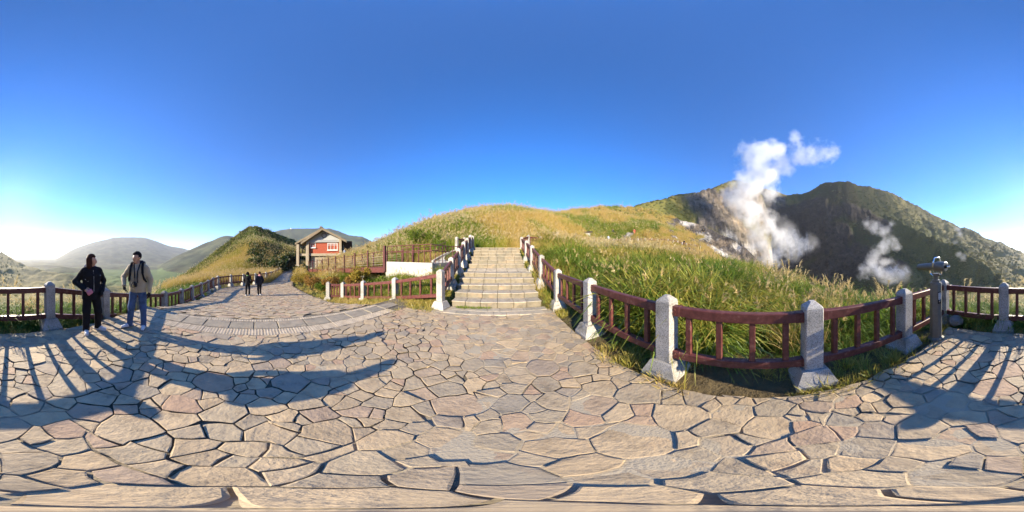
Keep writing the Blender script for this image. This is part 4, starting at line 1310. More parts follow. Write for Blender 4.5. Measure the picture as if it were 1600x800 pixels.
ramp_o = empty('access_ramp', (-5.2, 6.85, 0.3))
tag(ramp_o, 'pale concrete ramp block with brown tubular railing joining the bridge', 'ramp')
def rl(x, y, z): return Vector((x + 5.2, y - 6.85, z - 0.3))
b = MB(); b.box(rl(-5.18, 6.95, 0.60), (3.06, 0.22, 1.34), bevel=0.012); b.build('front_wall', M['concrete'], ramp_o)
b = MB(); b.prism([(1.53 , 0.17), (1.75, 2.1), (1.55, 2.1), (1.33, 0.17)], 'z', -0.6, 0.93); b.build('side_wall', M['concrete'], ramp_o)
b = MB(); b.prism([(-1.5, 0.2), (1.35, 0.2), (1.55, 2.1), (-1.5, 1.7)], 'z', -0.4, 0.86); b.build('ramp_slab', M['concrete'], ramp_o)
# curved ramp on up to the stair head
cv = []
for k in range(13):
    t = k / 12
    cx = -3.9 + 0.9 * t + 0.0 * t; cy_ = 8.7 + 3.3 * t; zz = 1.17 + 0.95 * t
    cv.append((cx + 0.9 * math.sin(t * math.pi) * -0.3, cy_, zz))
V_, F_ = [], []
for i, (cx, cy_, zz) in enumerate(cv):
    for dx, dz in ((-0.75, 0.0), (0.75, 0.0), (0.75, -0.5), (-0.75, -0.5)): V_.append(tuple(rl(cx + dx, cy_, zz + dz)))
    if i:
        o0 = 4 * (i - 1); o1 = 4 * i
        for k in range(4): F_.append((o0 + k, o0 + (k + 1) % 4, o1 + (k + 1) % 4, o1 + k))
F_.append((0, 1, 2, 3)); F_.append((48 + 3, 48 + 2, 48 + 1, 48))
me = bpy.data.meshes.new('curved_ramp'); me.from_pydata(V_, [], F_); link('curved_ramp', me, M['concrete'], ramp_o)
b = MB()
for i in range(12):
    a, c = cv[i], cv[i + 1]
    b.bar(rl(a[0] - 0.72, a[1], a[2] + 0.07), rl(c[0] - 0.72, c[1], c[2] + 0.07), 0.12, 0.16)
b.build('kerb', M['concrete'], ramp_o)
def tube_rail(pts, nposts, z0, htop=0.93, hmid=0.62):
    pts = [Vector(p) for p in pts]
    for hh, nm in ((htop, 'top_rail'), (hmid, 'mid_rail')):
        b = MB(); b.tube([rl(p.x, p.y, p.z + hh) for p in pts], 0.023, 7); b.build(nm, M['rail'], ramp_o)
    L = [0]
    for a, c in zip(pts, pts[1:]): L.append(L[-1] + (c - a).length)
    for k in range(nposts):
        s = L[-1] * k / (nposts - 1)
        i = max(j for j in range(len(L)) if L[j] <= s + 1e-6); i = min(i, len(pts) - 2)
        t = (s - L[i]) / (L[i + 1] - L[i])
        p = pts[i].lerp(pts[i + 1], t)
        b = MB(); b.tube([rl(p.x, p.y, p.z), rl(p.x, p.y, p.z + htop)], 0.02, 6); b.build('baluster', M['rail'], ramp_o)
tube_rail([(-6.66, 6.95, 1.24), (-3.72, 6.95, 1.24), (-3.5, 8.9, 1.22), (-3.05, 9.6, 1.28)], 17, 0)
tube_rail([(-6.66, 8.45, 1.2), (-5.4, 8.5, 1.2), (-4.75, 9.6, 1.35), (-4.6, 10.6, 1.65)], 10, 0)
b = MB(); b.box(rl(-5.9, 8.5, 1.75), (0.12, 0.12, 1.15)); b.build('corner_post', M['steel_red'], ramp_o)
b = MB(); b.box(rl(-6.70, 6.76, 1.45), (0.12, 0.12, 1.5)); b.build('corner_post', M['steel_red'], ramp_o)

# sign by the slope
q = P(697, 384, 15.0)
sg = empty('notice_board', (q.x, q.y, gz(q.x, q.y) - 0.1), 0.3)
tag(sg, 'narrow red-brown notice board seen edge-on beside the dark rock', 'notice board')
zt = P(697, 368, 15.0).z - sg.location.z
for s in (-1, 1):
    b = MB(); b.box((s * 0.12, 0, zt / 2), (0.08, 0.08, zt)); b.build('post', M['rail'], sg)
b = MB(); b.box((0, 0, zt - 0.45), (0.17, 0.05, 0.7)); b.build('panel', M['steel_red'], sg)

# seats, stones and boards along the hillside trail
def bench(px, py, r, w, label):
    q = P(px, py, r)
    q.z = gz(q.x, q.y) + 0.15
    t = empty('stone_bench', (q.x, q.y, q.z), -((px - 800) * 0.225 * D2R)); tag(t, label, 'bench')
    b = MB(); b.box((0, 0, 0.42), (w, 0.45, 0.14), bevel=0.02); b.build('seat', M['dark_wood'], t)
    for s in (-1, 1):
        b = MB(); b.box((s * (w / 2 - 0.2), 0, 0.05), (0.22, 0.4, 0.6), bevel=0.02); b.build('leg', M['concrete'], t)
bench(877, 375.5, 19, 0.95, 'dark wooden bench beside pale stone pillar near the stair head')
bench(897, 374, 22, 0.8, 'weathered bench with pale legs on the trail past the stair head')
for i, (px, lab_) in enumerate([(866, 'shorter pale stone pillar on the trail right of the stair head'), (870.5, 'taller pinkish stone pillar beside the dark bench')]):
    q = P(px, 376.5, 18.5)
    b = MB(); b.box((0, 0, 0.5 + 0.1 * i), (0.26, 0.26, 1.0 + 0.3 * i), bevel=0.03)
    o = b.build('stone_pillar', M['tan_concrete'] if i else M['concrete'], None, (q.x, q.y, q.z - 0.2)); tag(o, lab_, 'pillar')
q = P(918, 368, surf_hit(918, 368, 25.0, 80.0) or 36)
t = empty('information_board', (q.x, q.y, q.z), -((918 - 800) * 0.225 * D2R)); tag(t, 'pale slanted information board standing high on the golden slope', 'sign')
b = MB(); b.box((0, 0, 0.75), (2.1, 0.5, 0.14), M=Matrix.Rotation(0.5, 4, 'X'), bevel=0.02); b.build('panel', M['dark_wood'], t)
b = MB(); b.box((0, 0.05, 0.2), (1.1, 0.2, 1.0)); b.build('stand', M['beam_grey'], t)

# masts and station on the far ridge
for px, py, R, hgt, lab_ in ((470, 357.5, 1290, 34, 'thin radio mast on the far ridge behind the red house'), (464, 357.5, 1290, 16, 'shorter radio mast on the far ridge, left of the tall one')):
    q = P(px, py, R)
    t = empty('radio_mast', (q.x, q.y, q.z - 3)); tag(t, lab_, 'mast')
    b = MB()
    for s in ((-1, -1), (1, -1), (0, 1)): b.tube([(s[0] * 1.6, s[1] * 1.4, 0), (s[0] * 0.3, s[1] * 0.3, hgt)], 0.35, 5)
    for k in range(1, 8):
        z = hgt * k / 8; w = 1.6 + (0.3 - 1.6) * k / 8
        b.tube([(-w, -w, z), (w, -w, z), (0, w, z + 1)], 0.2, 4)
    b.build('lattice', M['beam_grey'], t)
q = P(455, 357.6, 1290)
t = empty('ridge_station', (q.x, q.y, q.z - 3)); tag(t, 'tiny white station building on the far ridge', 'building')
b = MB(); b.box((0, 0, 4), (26, 10, 8)); b.box((-5, 0, 9.5), (8, 6, 3)); b.build('wall', M['white'], t)
b = MB(); b.box((0, 0, 8.3), (27, 11, 0.6)); b.build('roof', M['beam_grey'], t)

# ================================================================== vegetation
def blades(n, L0, L1, rad, lean0, lean1, w, seg=3, seed=1, droop=0.6):
    """n curved, tapering leaf blades rooted inside radius rad"""
    rg = np.random.default_rng(seed)
    V_, F_ = [], []
    for i in range(n):
        a = rg.uniform(0, 2 * math.pi); rr = rad * math.sqrt(rg.uniform(0, 1))
        bx, by = rr * math.cos(a), rr * math.sin(a)
        da = a + rg.normal(0, 0.7)
        L = rg.uniform(L0, L1); lean = rg.uniform(lean0, lean1)
        dx, dy = math.cos(da), math.sin(da)
        wx, wy = -dy, dx
        tw = rg.uniform(-0.6, 0.6)
        wx, wy = wx * math.cos(tw) + dx * math.sin(tw), wy * math.cos(tw) + dy * math.sin(tw)
        p = np.array([bx, by, -0.06]); th = lean
        o = len(V_)
        for k in range(seg + 1):
            t = k / seg
            ww = w * (1 - t) ** 0.7 * (0.6 + 0.4 * min(1, t * 4))
            if k < seg:
                V_.append((p[0] - wx * ww, p[1] - wy * ww, p[2])); V_.append((p[0] + wx * ww, p[1] + wy * ww, p[2]))
            else:
                V_.append(tuple(p))
            st = L / seg
            p = p + st * np.array([math.sin(th) * dx, math.sin(th) * dy, math.cos(th)])
            th += droop * rg.uniform(0.5, 1.3) * (0.5 + t)
        for k in range(seg - 1):
            q = o + 2 * k
            F_.append((q, q + 1, q + 3)); F_.append((q, q + 3, q + 2))
        q = o + 2 * (seg - 1)
        F_.append((q, q + 1, q + 2))
    return V_, F_
def plumes(n, h0, h1, rad, seed=1, head=0.30):
    """slender stalks with a feathery, one-sided seed head"""
    rg = np.random.default_rng(seed)
    V_, F_ = [], []
    def quad(p, q, w):
        d = np.array(q) - np.array(p)
        s_ = np.cross(d, rg.normal(0, 1, 3)); s_ = s_ / (np.linalg.norm(s_) + 1e-9) * w
        o = len(V_)
        V_.extend([tuple(np.array(p) - s_), tuple(np.array(p) + s_), tuple(np.array(q) + s_ * 0.3)])
        F_.append((o, o + 1, o + 2))
    for i in range(n):
        a = rg.uniform(0, 2 * math.pi); rr = rad * math.sqrt(rg.uniform(0, 1))
        p = np.array([rr * math.cos(a), rr * math.sin(a), 0.0])
        da = a + rg.normal(0, 0.5); d = np.array([math.cos(da), math.sin(da), 0])
        H_ = rg.uniform(h0, h1); top = p + d * H_ * 0.18 + np.array([0, 0, H_])
        quad(p, top, 0.008)
        for k in range(9):
            t = k / 8
            b0 = top + d * 0.10 * t * t + np.array([0, 0, head * t * (1 - 0.25 * t)]) - np.array([0, 0, 0.04])
            for j in range(2):
                dd = d * 0.10 + rg.normal(0, 0.05, 3) + np.array([0, 0, 0.10 * (1 - t)])
                quad(b0, b0 + dd, 0.016 * (1 - 0.5 * t))
    return V_, F_
def leafclump(n, seed, size=0.16, flat=0.8):
    rg = np.random.default_rng(seed)
    V_, F_ = [], []
    for i in range(n):
        d = rg.normal(0, 1, 3); d /= np.linalg.norm(d)
        lump = 0.75 + 0.35 * math.sin(d[0] * 5 + seed) * math.sin(d[1] * 6 + 1)
        r = lump * rg.uniform(0.55, 1.0) ** 0.5
        c = d * r * np.array([1, 1, flat]); c[2] = abs(c[2]) * 1.0
        u = rg.normal(0, 1, 3); u /= np.linalg.norm(u)
        v = np.cross(u, d + rg.normal(0, 0.5, 3)); v /= (np.linalg.norm(v) + 1e-9)
        s_ = size * rg.uniform(0.6, 1.3)
        o = len(V_)
        V_.extend([tuple(c - u * s_), tuple(c + v * s_ * 0.5), tuple(c + u * s_), tuple(c - v * s_ * 0.5)])
        F_.append((o, o + 1, o + 2)); F_.append((o, o + 2, o + 3))
    return V_, F_
def proto(name, parts):
    me = bpy.data.meshes.new(name)
    V_, F_, mi = [], [], []
    for (v, f), m_i in parts:
        o = len(V_); V_ += v; F_ += [tuple(i + o for i in q) for q in f]; mi += [m_i] * len(f)
    me.from_pydata(V_, [], F_)
    me.materials.append(M['blade']); me.materials.append(M['plume']); me.materials.append(M['leaf'])
    me.polygons.foreach_set('material_index', np.array(mi, np.int32))
    o = bpy.data.objects.new(name, me)
    return o
PR = {}
for k in range(2):
    PR['lush%d' % k] = proto('lush_tuft', [(blades(62, 0.75, 1.35, 0.24, 0.05, 0.8, 0.019, 4, 10 + k, 0.72), 0)])
    PR['straw%d' % k] = proto('straw_tuft', [(blades(60, 0.6, 1.15, 0.26, 0.0, 0.6, 0.009, 3, 20 + k, 0.5), 0), (plumes(k, 0.9, 1.2, 0.2, 30 + k, 0.20), 1)])
    PR['hill%d' % k] = proto('hill_tuft', [(blades(46, 0.6, 1.15, 0.42, 0.0, 0.7, 0.017, 2, 40 + k, 0.45), 0), (plumes(1, 0.95, 1.15, 0.3, 50 + k, 0.20), 1)])
PR['plume0'] = proto('plume_tuft', [(blades(36, 0.7, 1.3, 0.2, 0.0, 0.55, 0.011, 4, 60, 0.5), 0), (plumes(9, 1.15, 1.6, 0.22, 61, 0.34), 1)])
PR['short0'] = proto('short_tuft', [(blades(34, 0.5, 1.1, 0.35, 0.1, 1.0, 0.028, 2, 70, 0.5), 0)])
PR['scrub0'] = proto('scrub_clump', [(leafclump(150, 80, 0.20), 2)])
PR['scrub1'] = proto('scrub_clump', [(leafclump(150, 83, 0.24, 0.65), 2)])

def instancer(name, prot, pts, scl, rot, dry, label, cat):
    """a stuff object : its points carry one tuft each"""
    me = bpy.data.meshes.new(name)
    n = len(pts)
    me.vertices.add(n); me.vertices.foreach_set('co', np.asarray(pts, np.float32).ravel())
    a = me.attributes.new('tuft_scale', 'FLOAT_VECTOR', 'POINT'); a.data.foreach_set('vector', np.asarray(scl, np.float32).ravel())
    a = me.attributes.new('tuft_rot', 'FLOAT_VECTOR', 'POINT'); a.data.foreach_set('vector', np.asarray(rot, np.float32).ravel())
    a = me.attributes.new('dry', 'FLOAT', 'POINT'); a.data.foreach_set('value', np.asarray(dry, np.float32))
    o = bpy.data.objects.new(name, me); COL.objects.link(o)
    ng = bpy.data.node_groups.new(name + '_tufts', 'GeometryNodeTree')
    ng.interface.new_socket('Geometry', in_out='INPUT', socket_type='NodeSocketGeometry')
    ng.interface.new_socket('Geometry', in_out='OUTPUT', socket_type='NodeSocketGeometry')
    gi = ng.nodes.new('NodeGroupInput'); go = ng.nodes.new('NodeGroupOutput')
    oi = ng.nodes.new('GeometryNodeObjectInfo'); oi.inputs['Object'].default_value = prot
    ip = ng.nodes.new('GeometryNodeInstanceOnPoints')
    def attr(nm, ty):
        q = ng.nodes.new('GeometryNodeInputNamedAttribute'); q.data_type = ty; q.inputs['Name'].default_value = nm
        return q.outputs['Attribute']
    ng.links.new(gi.outputs[0], ip.inputs['Points']); ng.links.new(oi.outputs['Geometry'], ip.inputs['Instance'])
    ng.links.new(attr('tuft_scale', 'FLOAT_VECTOR'), ip.inputs['Scale'])
    e2r = ng.nodes.new('FunctionNodeEulerToRotation')
    ng.links.new(attr('tuft_rot', 'FLOAT_VECTOR'), e2r.inputs[0]); ng.links.new(e2r.outputs[0], ip.inputs['Rotation'])
    ng.links.new(ip.outputs[0], go.inputs[0])
    md = o.modifiers.new('tufts', 'NODES'); md.node_group = ng
    tag(o, label, cat, kind='stuff')
    return o

FENCE_R = [(1.36, 4.71), (1.454, 2.80), (1.555, 1.11), (1.678, -0.46), (1.765, -1.95), (1.83, -3.42)]
def right_of_fence(x, y):
    fx = np.interp(y, [p[1] for p in FENCE_R[::-1]], [p[0] for p in FENCE_R[::-1]])
    return x - fx
def blocked(x, y, pad=0.15):
    m = in_poly(x, y, grow(PLAZA, pad)) | in_poly(x, y, grow(BORDER, pad)) | in_poly(x, y, grow(PATH_POLY, pad))
    ax = x * SU[0] + y * SU[1]; lat = x * SV[0] + y * SV[1]
    m |= (ax > 3.8) & (ax < 13.3) & (np.abs(lat) < 1.55 + pad)
    m |= (x > -6.9 - pad) & (x < -3.4 + pad) & (y > 6.7 - pad) & (y < 9.0)      # ramp block
    m |= (np.abs(x - np.interp(y, [8.7, 12], [-3.9, -3.0])) < 0.85 + pad * 0.5) & (y > 8.6) & (y < 12.2)
    hxl = (x - hc.x) * math.cos(H_AZ) - (y - hc.y) * math.sin(H_AZ); hyl = (x - hc.x) * math.sin(H_AZ) + (y - hc.y) * math.cos(H_AZ)
    m |= (hxl > -5.2) & (hxl < 6.5) & (hyl > -0.6) & (hyl < 10)
    return m
def polar_pts(n, px0, px1, r0, r1, logr=True, seed=0):
    rg = np.random.default_rng(seed)
    px = rg.uniform(px0, px1, n)
    r = np.exp(rg.uniform(math.log(r0), math.log(r1), n)) if logr else np.sqrt(rg.uniform(r0 * r0, r1 * r1, n))
    a = (px - 800) * 0.225 * D2R
    return r * np.sin(a), r * np.cos(a), px % 1600, r, rg
def plant(name, prot, x, y, sfun, dfun, rg, label, cat, keep=None, pad=0.15, sink=0.03, zvar=0.25, tilt=0.12):
    ok = ~blocked(x, y, pad)
    if keep is not None: ok &= keep
    x, y = x[ok], y[ok]
    z = ground(x, y)
    rk = rock_mask(x, y, z)
    g = rk < 0.35
    x, y, z = x[g], y[g], z[g]
    n = len(x)
    s = sfun(x, y, n); d = np.clip(dfun(x, y, n), 0, 1)
    sc = np.stack([s, s, s * rg.uniform(1 - zvar, 1 + zvar, n)], 1)
    rot = np.stack([rg.normal(0, tilt, n), rg.normal(0, tilt, n), rg.uniform(0, 6.283, n)], 1)
    return instancer(name, prot, np.stack([x, y, z - sink], 1), sc, rot, d, label, cat)

U = lambda rg, a, b_: (lambda x, y, n: rg.uniform(a, b_, n))
# 1 meadow right of the terrace
def meadow_dry(x, y, n):
    v = fbm(x * 0.7, y * 0.7, 15, 3)
    r = np.hypot(x, y)
    return 0.08 + sstep(0.48, 0.70, v) * 0.40 + sstep(6, 13, r) * 0.36 + np.random.default_rng(1).normal(0, 0.07, n)
for k in range(2):
    x, y, px, r, rg = polar_pts(3400, 835, 1445, 2.2, 17, False, 100 + k)
    kp = (right_of_fence(x, y) > 0.42) | (y > 4.7)
    def ms(x, y, n):
        d = right_of_fence(x, y)
        s = rg.uniform(0.7, 1.2, n) * (0.35 + 1.35 * fbm(x * 0.8, y * 0.8, 16, 2))
        bare = np.exp(-(((x - 2.25) / 0.7) ** 2 + ((y - 0.35) / 0.5) ** 2))     # trampled hollow behind the near panel
        low = sstep(1300, 1420, 800 + np.arctan2(x, y) / D2R / 0.225)
        return s * (0.42 + 0.66 * sstep(0.45, 1.25, d)) * (1 - 0.75 * bare) * (1 - 0.2 * low)
    plant('meadow_grass', PR['lush%d' % k], x, y, ms, meadow_dry, rg,
          ('lush arching green grass filling the bank right of the terrace fence', 'paler arching blades mixed through the bank right of the terrace')[k], 'grass', kp)
x, y, px, r, rg = polar_pts(2200, 835, 1320, 6, 22, False, 110)
plant('straw_grass', PR['straw0'], x, y, U(rg, 0.6, 1.05), lambda x, y, n: 0.55 + 0.35 * fbm(x * .4, y * .4, 19, 3), rg,
      'straw coloured seeding grass on the bank beyond the green meadow', 'grass', (y > 3) | (x > 4.5))
x, y, px, r, rg = polar_pts(900, 850, 1440, 2.6, 9, False, 113)
plant('straw_grass', PR['straw1'], x, y, U(rg, 0.55, 0.95), lambda x, y, n: rg.uniform(0.55, 0.95, n), rg,
      'dead straw stems scattered through the green grass right of the terrace fence', 'grass', (right_of_fence(x, y) > 0.8) & (fbm(x * 0.9, y * 0.9, 18, 2) > 0.48))
x, y, px, r, rg = polar_pts(60, 1180, 1440, 4.5, 9, False, 111)
plant('plume_grass', PR['plume0'], x, y, U(rg, 0.55, 0.85), lambda x, y, n: np.full(n, 0.5), rg,
      'few tall feathery plumes at the brink above the crater', 'grass', right_of_fence(x, y) > 1.5)
# 2 golden hill behind the stairs
RA = np.array(RIDGES[0][1], float)
def hill_dry(x, y, n):
    v = fbm(x * 0.13, y * 0.13, 27, 4); w = fbm(x * 0.6, y * 0.6, 28, 3)
    return 0.84 - sstep(0.46, 0.60, v) * 0.50 - sstep(0.52, 0.70, w) * 0.26 + np.random.default_rng(2).normal(0, 0.10, n)
for k in range(2):
    x, y, px, r, rg = polar_pts(15500, 500, 1190, 13.2, 74, True, 120 + k)
    kp = r < np.interp(px, RA[:, 0], RA[:, 2]) + 2.5
    hs = (lambda rg: (lambda x, y, n: rg.uniform(0.75, 1.25, n) * (0.85 + 0.35 * sstep(25, 50, np.hypot(x, y))) * (0.45 + 1.15 * fbm(x * 0.3, y * 0.3, 36, 3))))(rg)
    plant('hill_grass', PR['hill%d' % k], x, y, hs, hill_dry, rg,
          ('golden silver-grass covering the hill behind the stairs', 'second golden grass layer seeding over the hill behind the stairs')[k], 'grass', kp & (y > 4.9))
x, y, px, r, rg = polar_pts(1500, 560, 1150, 14, 68, True, 125)
v = fbm(x * 0.13, y * 0.13, 27, 4)
plant('scrub', PR['scrub0'], x, y, U(rg, 0.4, 1.1), lambda x, y, n: rg.uniform(0.35, 0.75, n), rg,
      'low green scrub dotted over the golden hill', 'scrub', (v > 0.54) & (y > 12) & (r < np.interp(px, RA[:, 0], RA[:, 2]) - 1))
# 3 backlit bank behind the rear fence and beyond the left fence
for k, (pr, cnt) in enumerate((('lush1', 5200), ('plume0', 260), ('straw1', 240))):
    x, y, px, r, rg = polar_pts(cnt, 1430, 1940, 3.9, 24, True, 130 + k)
    kp = (y < -3.75) & ((x > -17))
    def bs(x, y, n, rg=rg):
        r = np.hypot(x, y)
        d = np.abs(y + 3.4)
        return rg.uniform(0.55, 0.95, n) * (0.72 + 0.25 * sstep(0.3, 2.0, d)) * (1 - 0.15 * sstep(8, 20, r))
    plant(('bank_grass', 'plume_grass', 'straw_grass')[k], PR[pr], x, y, bs, lambda x, y, n: 0.02 + 0.30 * fbm(x * .4, y * .4, 39, 3) + (0.08 if k else 0), rg,
          ('dense backlit green grass below the rear terrace fence', 'silvery backlit plumes behind the rear fence and the couple', 'dry tufts among the backlit bank behind the couple')[k], 'grass', kp)
rg = np.random.default_rng(139)
x = rg.uniform(-9.5, 5.0, 2600); y = -3.72 - 2.6 * rg.uniform(0, 1, 2600) ** 1.3
plant('bank_grass', PR['lush0'], x, y, lambda x, y, n: rg.uniform(0.7, 1.0, n) * (1.0 - 0.30 * sstep(-3, -5, x)) * (0.78 + 0.2 * sstep(3.7, 4.6, -y)), lambda x, y, n: 0.0 + 0.16 * fbm(x * .5, y * .5, 49, 3), rg,
      'thick dark green blades pressed against the rear terrace fence', 'grass', y < -3.7)
# 4 small hill left of the house
RF = np.array(RIDGES[7][1], float)
x, y, px, r, rg = polar_pts(9000, 258, 475, 17.5, 76, True, 140)
kp = (r < np.interp(px, RF[:, 0], RF[:, 2]) + 2) & ~((y > -3.3) & (x > -17.5))
plant('hill_grass', PR['hill1'], x, y, lambda x, y, n: rg.uniform(0.8, 1.35, n) * (0.8 + 0.5 * sstep(25, 60, np.hypot(x, y))),
      lambda x, y, n: 0.74 - 0.40 * sstep(36, 62, np.hypot(x, y)) - 0.2 * sstep(0.5, 0.7, fbm(x * .2, y * .2, 45, 3)), rg,
      'orange gold grass on the foot of the small hill beyond the path', 'grass', kp)
x, y, px, r, rg = polar_pts(5200, 285, 480, 30, 78, True, 141)
kp = (r < np.interp(px, RF[:, 0], RF[:, 2]) + 3) & ((r > 40 + 10 * fbm(x * .1, y * .1, 46, 3)) | (px > 392))
plant('scrub', PR['scrub1'], x, y, lambda x, y, n: rg.uniform(0.6, 1.5, n), lambda x, y, n: 0.42 - 0.36 * sstep(385, 410, (800 + np.arctan2(x, y) / D2R / 0.225)) + 0.12 * rg.normal(0, 1, n), rg,  # dryness drops right of the crest, putting that side's shade into the leaves
      'dark green scrub covering the small hill left of the house', 'scrub', kp, zvar=0.3)
x, y, px, r, rg = polar_pts(500, 270, 440, 16, 32, True, 142)
plant('scrub', PR['scrub0'], x, y, U(rg, 0.25, 0.55), lambda x, y, n: rg.uniform(0.2, 0.6, n), rg,
      'low green weeds behind the fence along the path', 'scrub', ~((y > -3.8) & (x > -17.8)))
# 5 slope around bridge, ramp and house
x, y, px, r, rg = polar_pts(3600, 462, 690, 6, 30, True, 150)
kp = (y > 4.75) & (x < -2.9)
def us(x, y, n):
    s = rg.uniform(0.5, 0.95, n)
    under = (y > 6.4) & (y < 8.9) & (x < -6.5)
    front = (y < 6.7)
    behind = (y > 8.7)
    return s * np.where(under, 0.35, np.where(front, 0.55, 0.85))
plant('slope_grass', PR['straw1'], x, y, us, lambda x, y, n: 0.62 + 0.3 * (fbm(x * .5, y * .5, 52, 3) - .3), rg,
      'yellowing grass around the boardwalk and the ramp', 'grass', kp)
x, y, px, r, rg = polar_pts(1300, 560, 700, 5.2, 12, False, 151)
plant('slope_grass', PR['lush0'], x, y, lambda x, y, n: rg.uniform(0.35, 0.62, n), lambda x, y, n: rg.uniform(0.12, 0.45, n), rg,
      'bright green grass between the ramp wall and the fence below it', 'grass', (y > 4.85) & (x < -2.7) & (x > -9) & (y < 6.6) | ((y > 5.0) & (x > -3.3) & (x < -2.75) & (y < 10.5)))
# 6 short weeds at the edges of the paving
x, y, px, r, rg = polar_pts(26000, 0, 1600, 1.3, 10, False, 160)
rf = right_of_fence(x, y)
kp = ((np.abs(rf + 0.0) < 0.42) & (y < 4.7)) | ((y < -3.14) & (y > -4.0) & (x < 2)) 
plant('verge_grass', PR['short0'], x, y, lambda x, y, n: rg.uniform(0.07, 0.24, n), lambda x, y, n: 0.30 + 0.7 * fbm(x * 1.2, y * 1.2, 62, 3) - 0.05, rg,
      'short dry weeds along the foot of the terrace fence', 'grass', kp & (fbm(x * 1.6, y * 1.6, 63, 2) > 0.42), pad=-0.10, sink=0.0)
x, y, px, r, rg = polar_pts(5200, 440, 720, 4.4, 20, True, 161)
pin = in_poly(x, y, grow(PATH_POLY, 0.9)) | ((y > 3.3) & (y < 5.0) & (x < -2.2))
plant('verge_grass', PR['short0'], x, y, lambda x, y, n: rg.uniform(0.08, 0.26, n), lambda x, y, n: 0.30 + 0.6 * fbm(x * .8, y * .8, 64, 3), rg,
      'short yellow-green weeds along the right edge of the path', 'grass', pin & (y > 1), pad=-0.08, sink=0.0)
ax_ = RNG.uniform(4.55, 12.5, 900); la_ = np.where(RNG.uniform(0, 1, 900) < 0.5, -1, 1) * RNG.uniform(1.5, 2.2, 900)
x = SU[0] * ax_ + SV[0] * la_; y = SU[1] * ax_ + SV[1] * la_
plant('verge_grass', PR['short0'], x, y, lambda x, y, n: RNG.uniform(0.08, 0.22, n), lambda x, y, n: RNG.uniform(0.25, 0.8, n), RNG,
      'short weeds in the soil strips beside the stairs', 'grass', None, pad=-0.05, sink=0.0)
ax_ = 4.74 + RNG.uniform(-0.05, 0.10, 60); la_ = RNG.uniform(-1.2, -0.2, 60)
x = SU[0] * ax_ + SV[0] * la_; y = SU[1] * ax_ + SV[1] * la_
n_ = len(x)
instancer('step_foot_grass', PR['short0'], np.stack([x, y, np.zeros(n_) - 0.01], 1), np.stack([RNG.uniform(.05, .12, n_)] * 3, 1),
          np.stack([np.zeros(n_), np.zeros(n_), RNG.uniform(0, 6, n_)], 1), RNG.uniform(0.1, 0.35, n_), 'bright green weeds sprouting at the foot of the lowest step', 'grass')
x, y, px, r, rg = polar_pts(1500, 200, 440, 4.5, 24, True, 162)
pin = in_poly(x, y, grow(PATH_POLY, 0.75))
plant('verge_grass', PR['short0'], x, y, lambda x, y, n: rg.uniform(0.08, 0.24, n), lambda x, y, n: rg.uniform(0.2, 0.7, n), rg,
      'short weeds under the long fence left of the path', 'grass', pin & (y < 2), pad=-0.05, sink=0.0)
# 7 scrub on the big slopes round the crater
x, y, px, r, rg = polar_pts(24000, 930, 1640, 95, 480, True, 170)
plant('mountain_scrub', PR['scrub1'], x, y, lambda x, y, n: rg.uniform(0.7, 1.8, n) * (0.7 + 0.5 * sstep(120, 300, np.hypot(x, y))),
      lambda x, y, n: 0.40 + 0.5 * (fbm(x * .03, y * .03, 75, 3) - .35) + rg.normal(0, .05, n) - 0.42 * np.exp(-((((800 + np.arctan2(x, y) / D2R / 0.225) % 1600 - 1310) / 75) ** 2)) + 0.15 * sstep(1400, 1480, (800 + np.arctan2(x, y) / D2R / 0.225) % 1600), rg,  # dryness dips over the crater wall so the leaf colour deepens its shadow
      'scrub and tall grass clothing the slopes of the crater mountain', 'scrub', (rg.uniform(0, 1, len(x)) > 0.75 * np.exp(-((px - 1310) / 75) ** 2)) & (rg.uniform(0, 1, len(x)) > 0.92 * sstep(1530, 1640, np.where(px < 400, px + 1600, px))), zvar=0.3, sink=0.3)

# individual shrubs below the bridge
def shrub(loc, rx, h, nleaf, seed, label, dry):
    t = empty('shrub', loc); tag(t, label, 'shrub', 'shrubs below the boardwalk')
    rg = np.random.default_rng(seed)
    b = MB()
    tips = []
    for k in range(6):
        a = rg.uniform(0, 6.283); tip = Vector((math.cos(a) * rx * 0.55, math.sin(a) * rx * 0.5, h * rg.uniform(0.5, 0.85)))
        b.tube([(0, 0, -0.1), tip * 0.5 + Vector((0, 0, h * 0.12)), tip], [0.03, 0.02, 0.008], 5); tips.append(tip)
    b.build('stem', M['dark_wood'], t)
    V_, F_ = [], []
    lobes = [(np.array(tp), rx * rg.uniform(0.32, 0.5)) for tp in tips] + [(np.array([0, 0, h * 0.6]), rx * 0.55)]
    for i in range(nleaf):
        c, rr = lobes[rg.integers(len(lobes))]
        d = rg.normal(0, 1, 3); d /= np.linalg.norm(d)
        p = c + d * rr * rg.uniform(0.4, 1.05) * np.array([1, 1, 0.85])
        if p[2] < 0.03: continue
        u = rg.normal(0, 1, 3); u /= np.linalg.norm(u); v = np.cross(u, rg.normal(0, 1, 3)); v /= np.linalg.norm(v)
        s_ = rg.uniform(0.03, 0.07)
        o = len(V_); V_.extend([tuple(p - u * s_), tuple(p + v * s_ * 0.45), tuple(p + u * s_), tuple(p - v * s_ * 0.45)]); F_.append((o, o + 1, o + 2, o + 3))
    me = bpy.data.meshes.new('foliage'); me.from_pydata(V_, [], F_)
    link('foliage', me, dry, t)
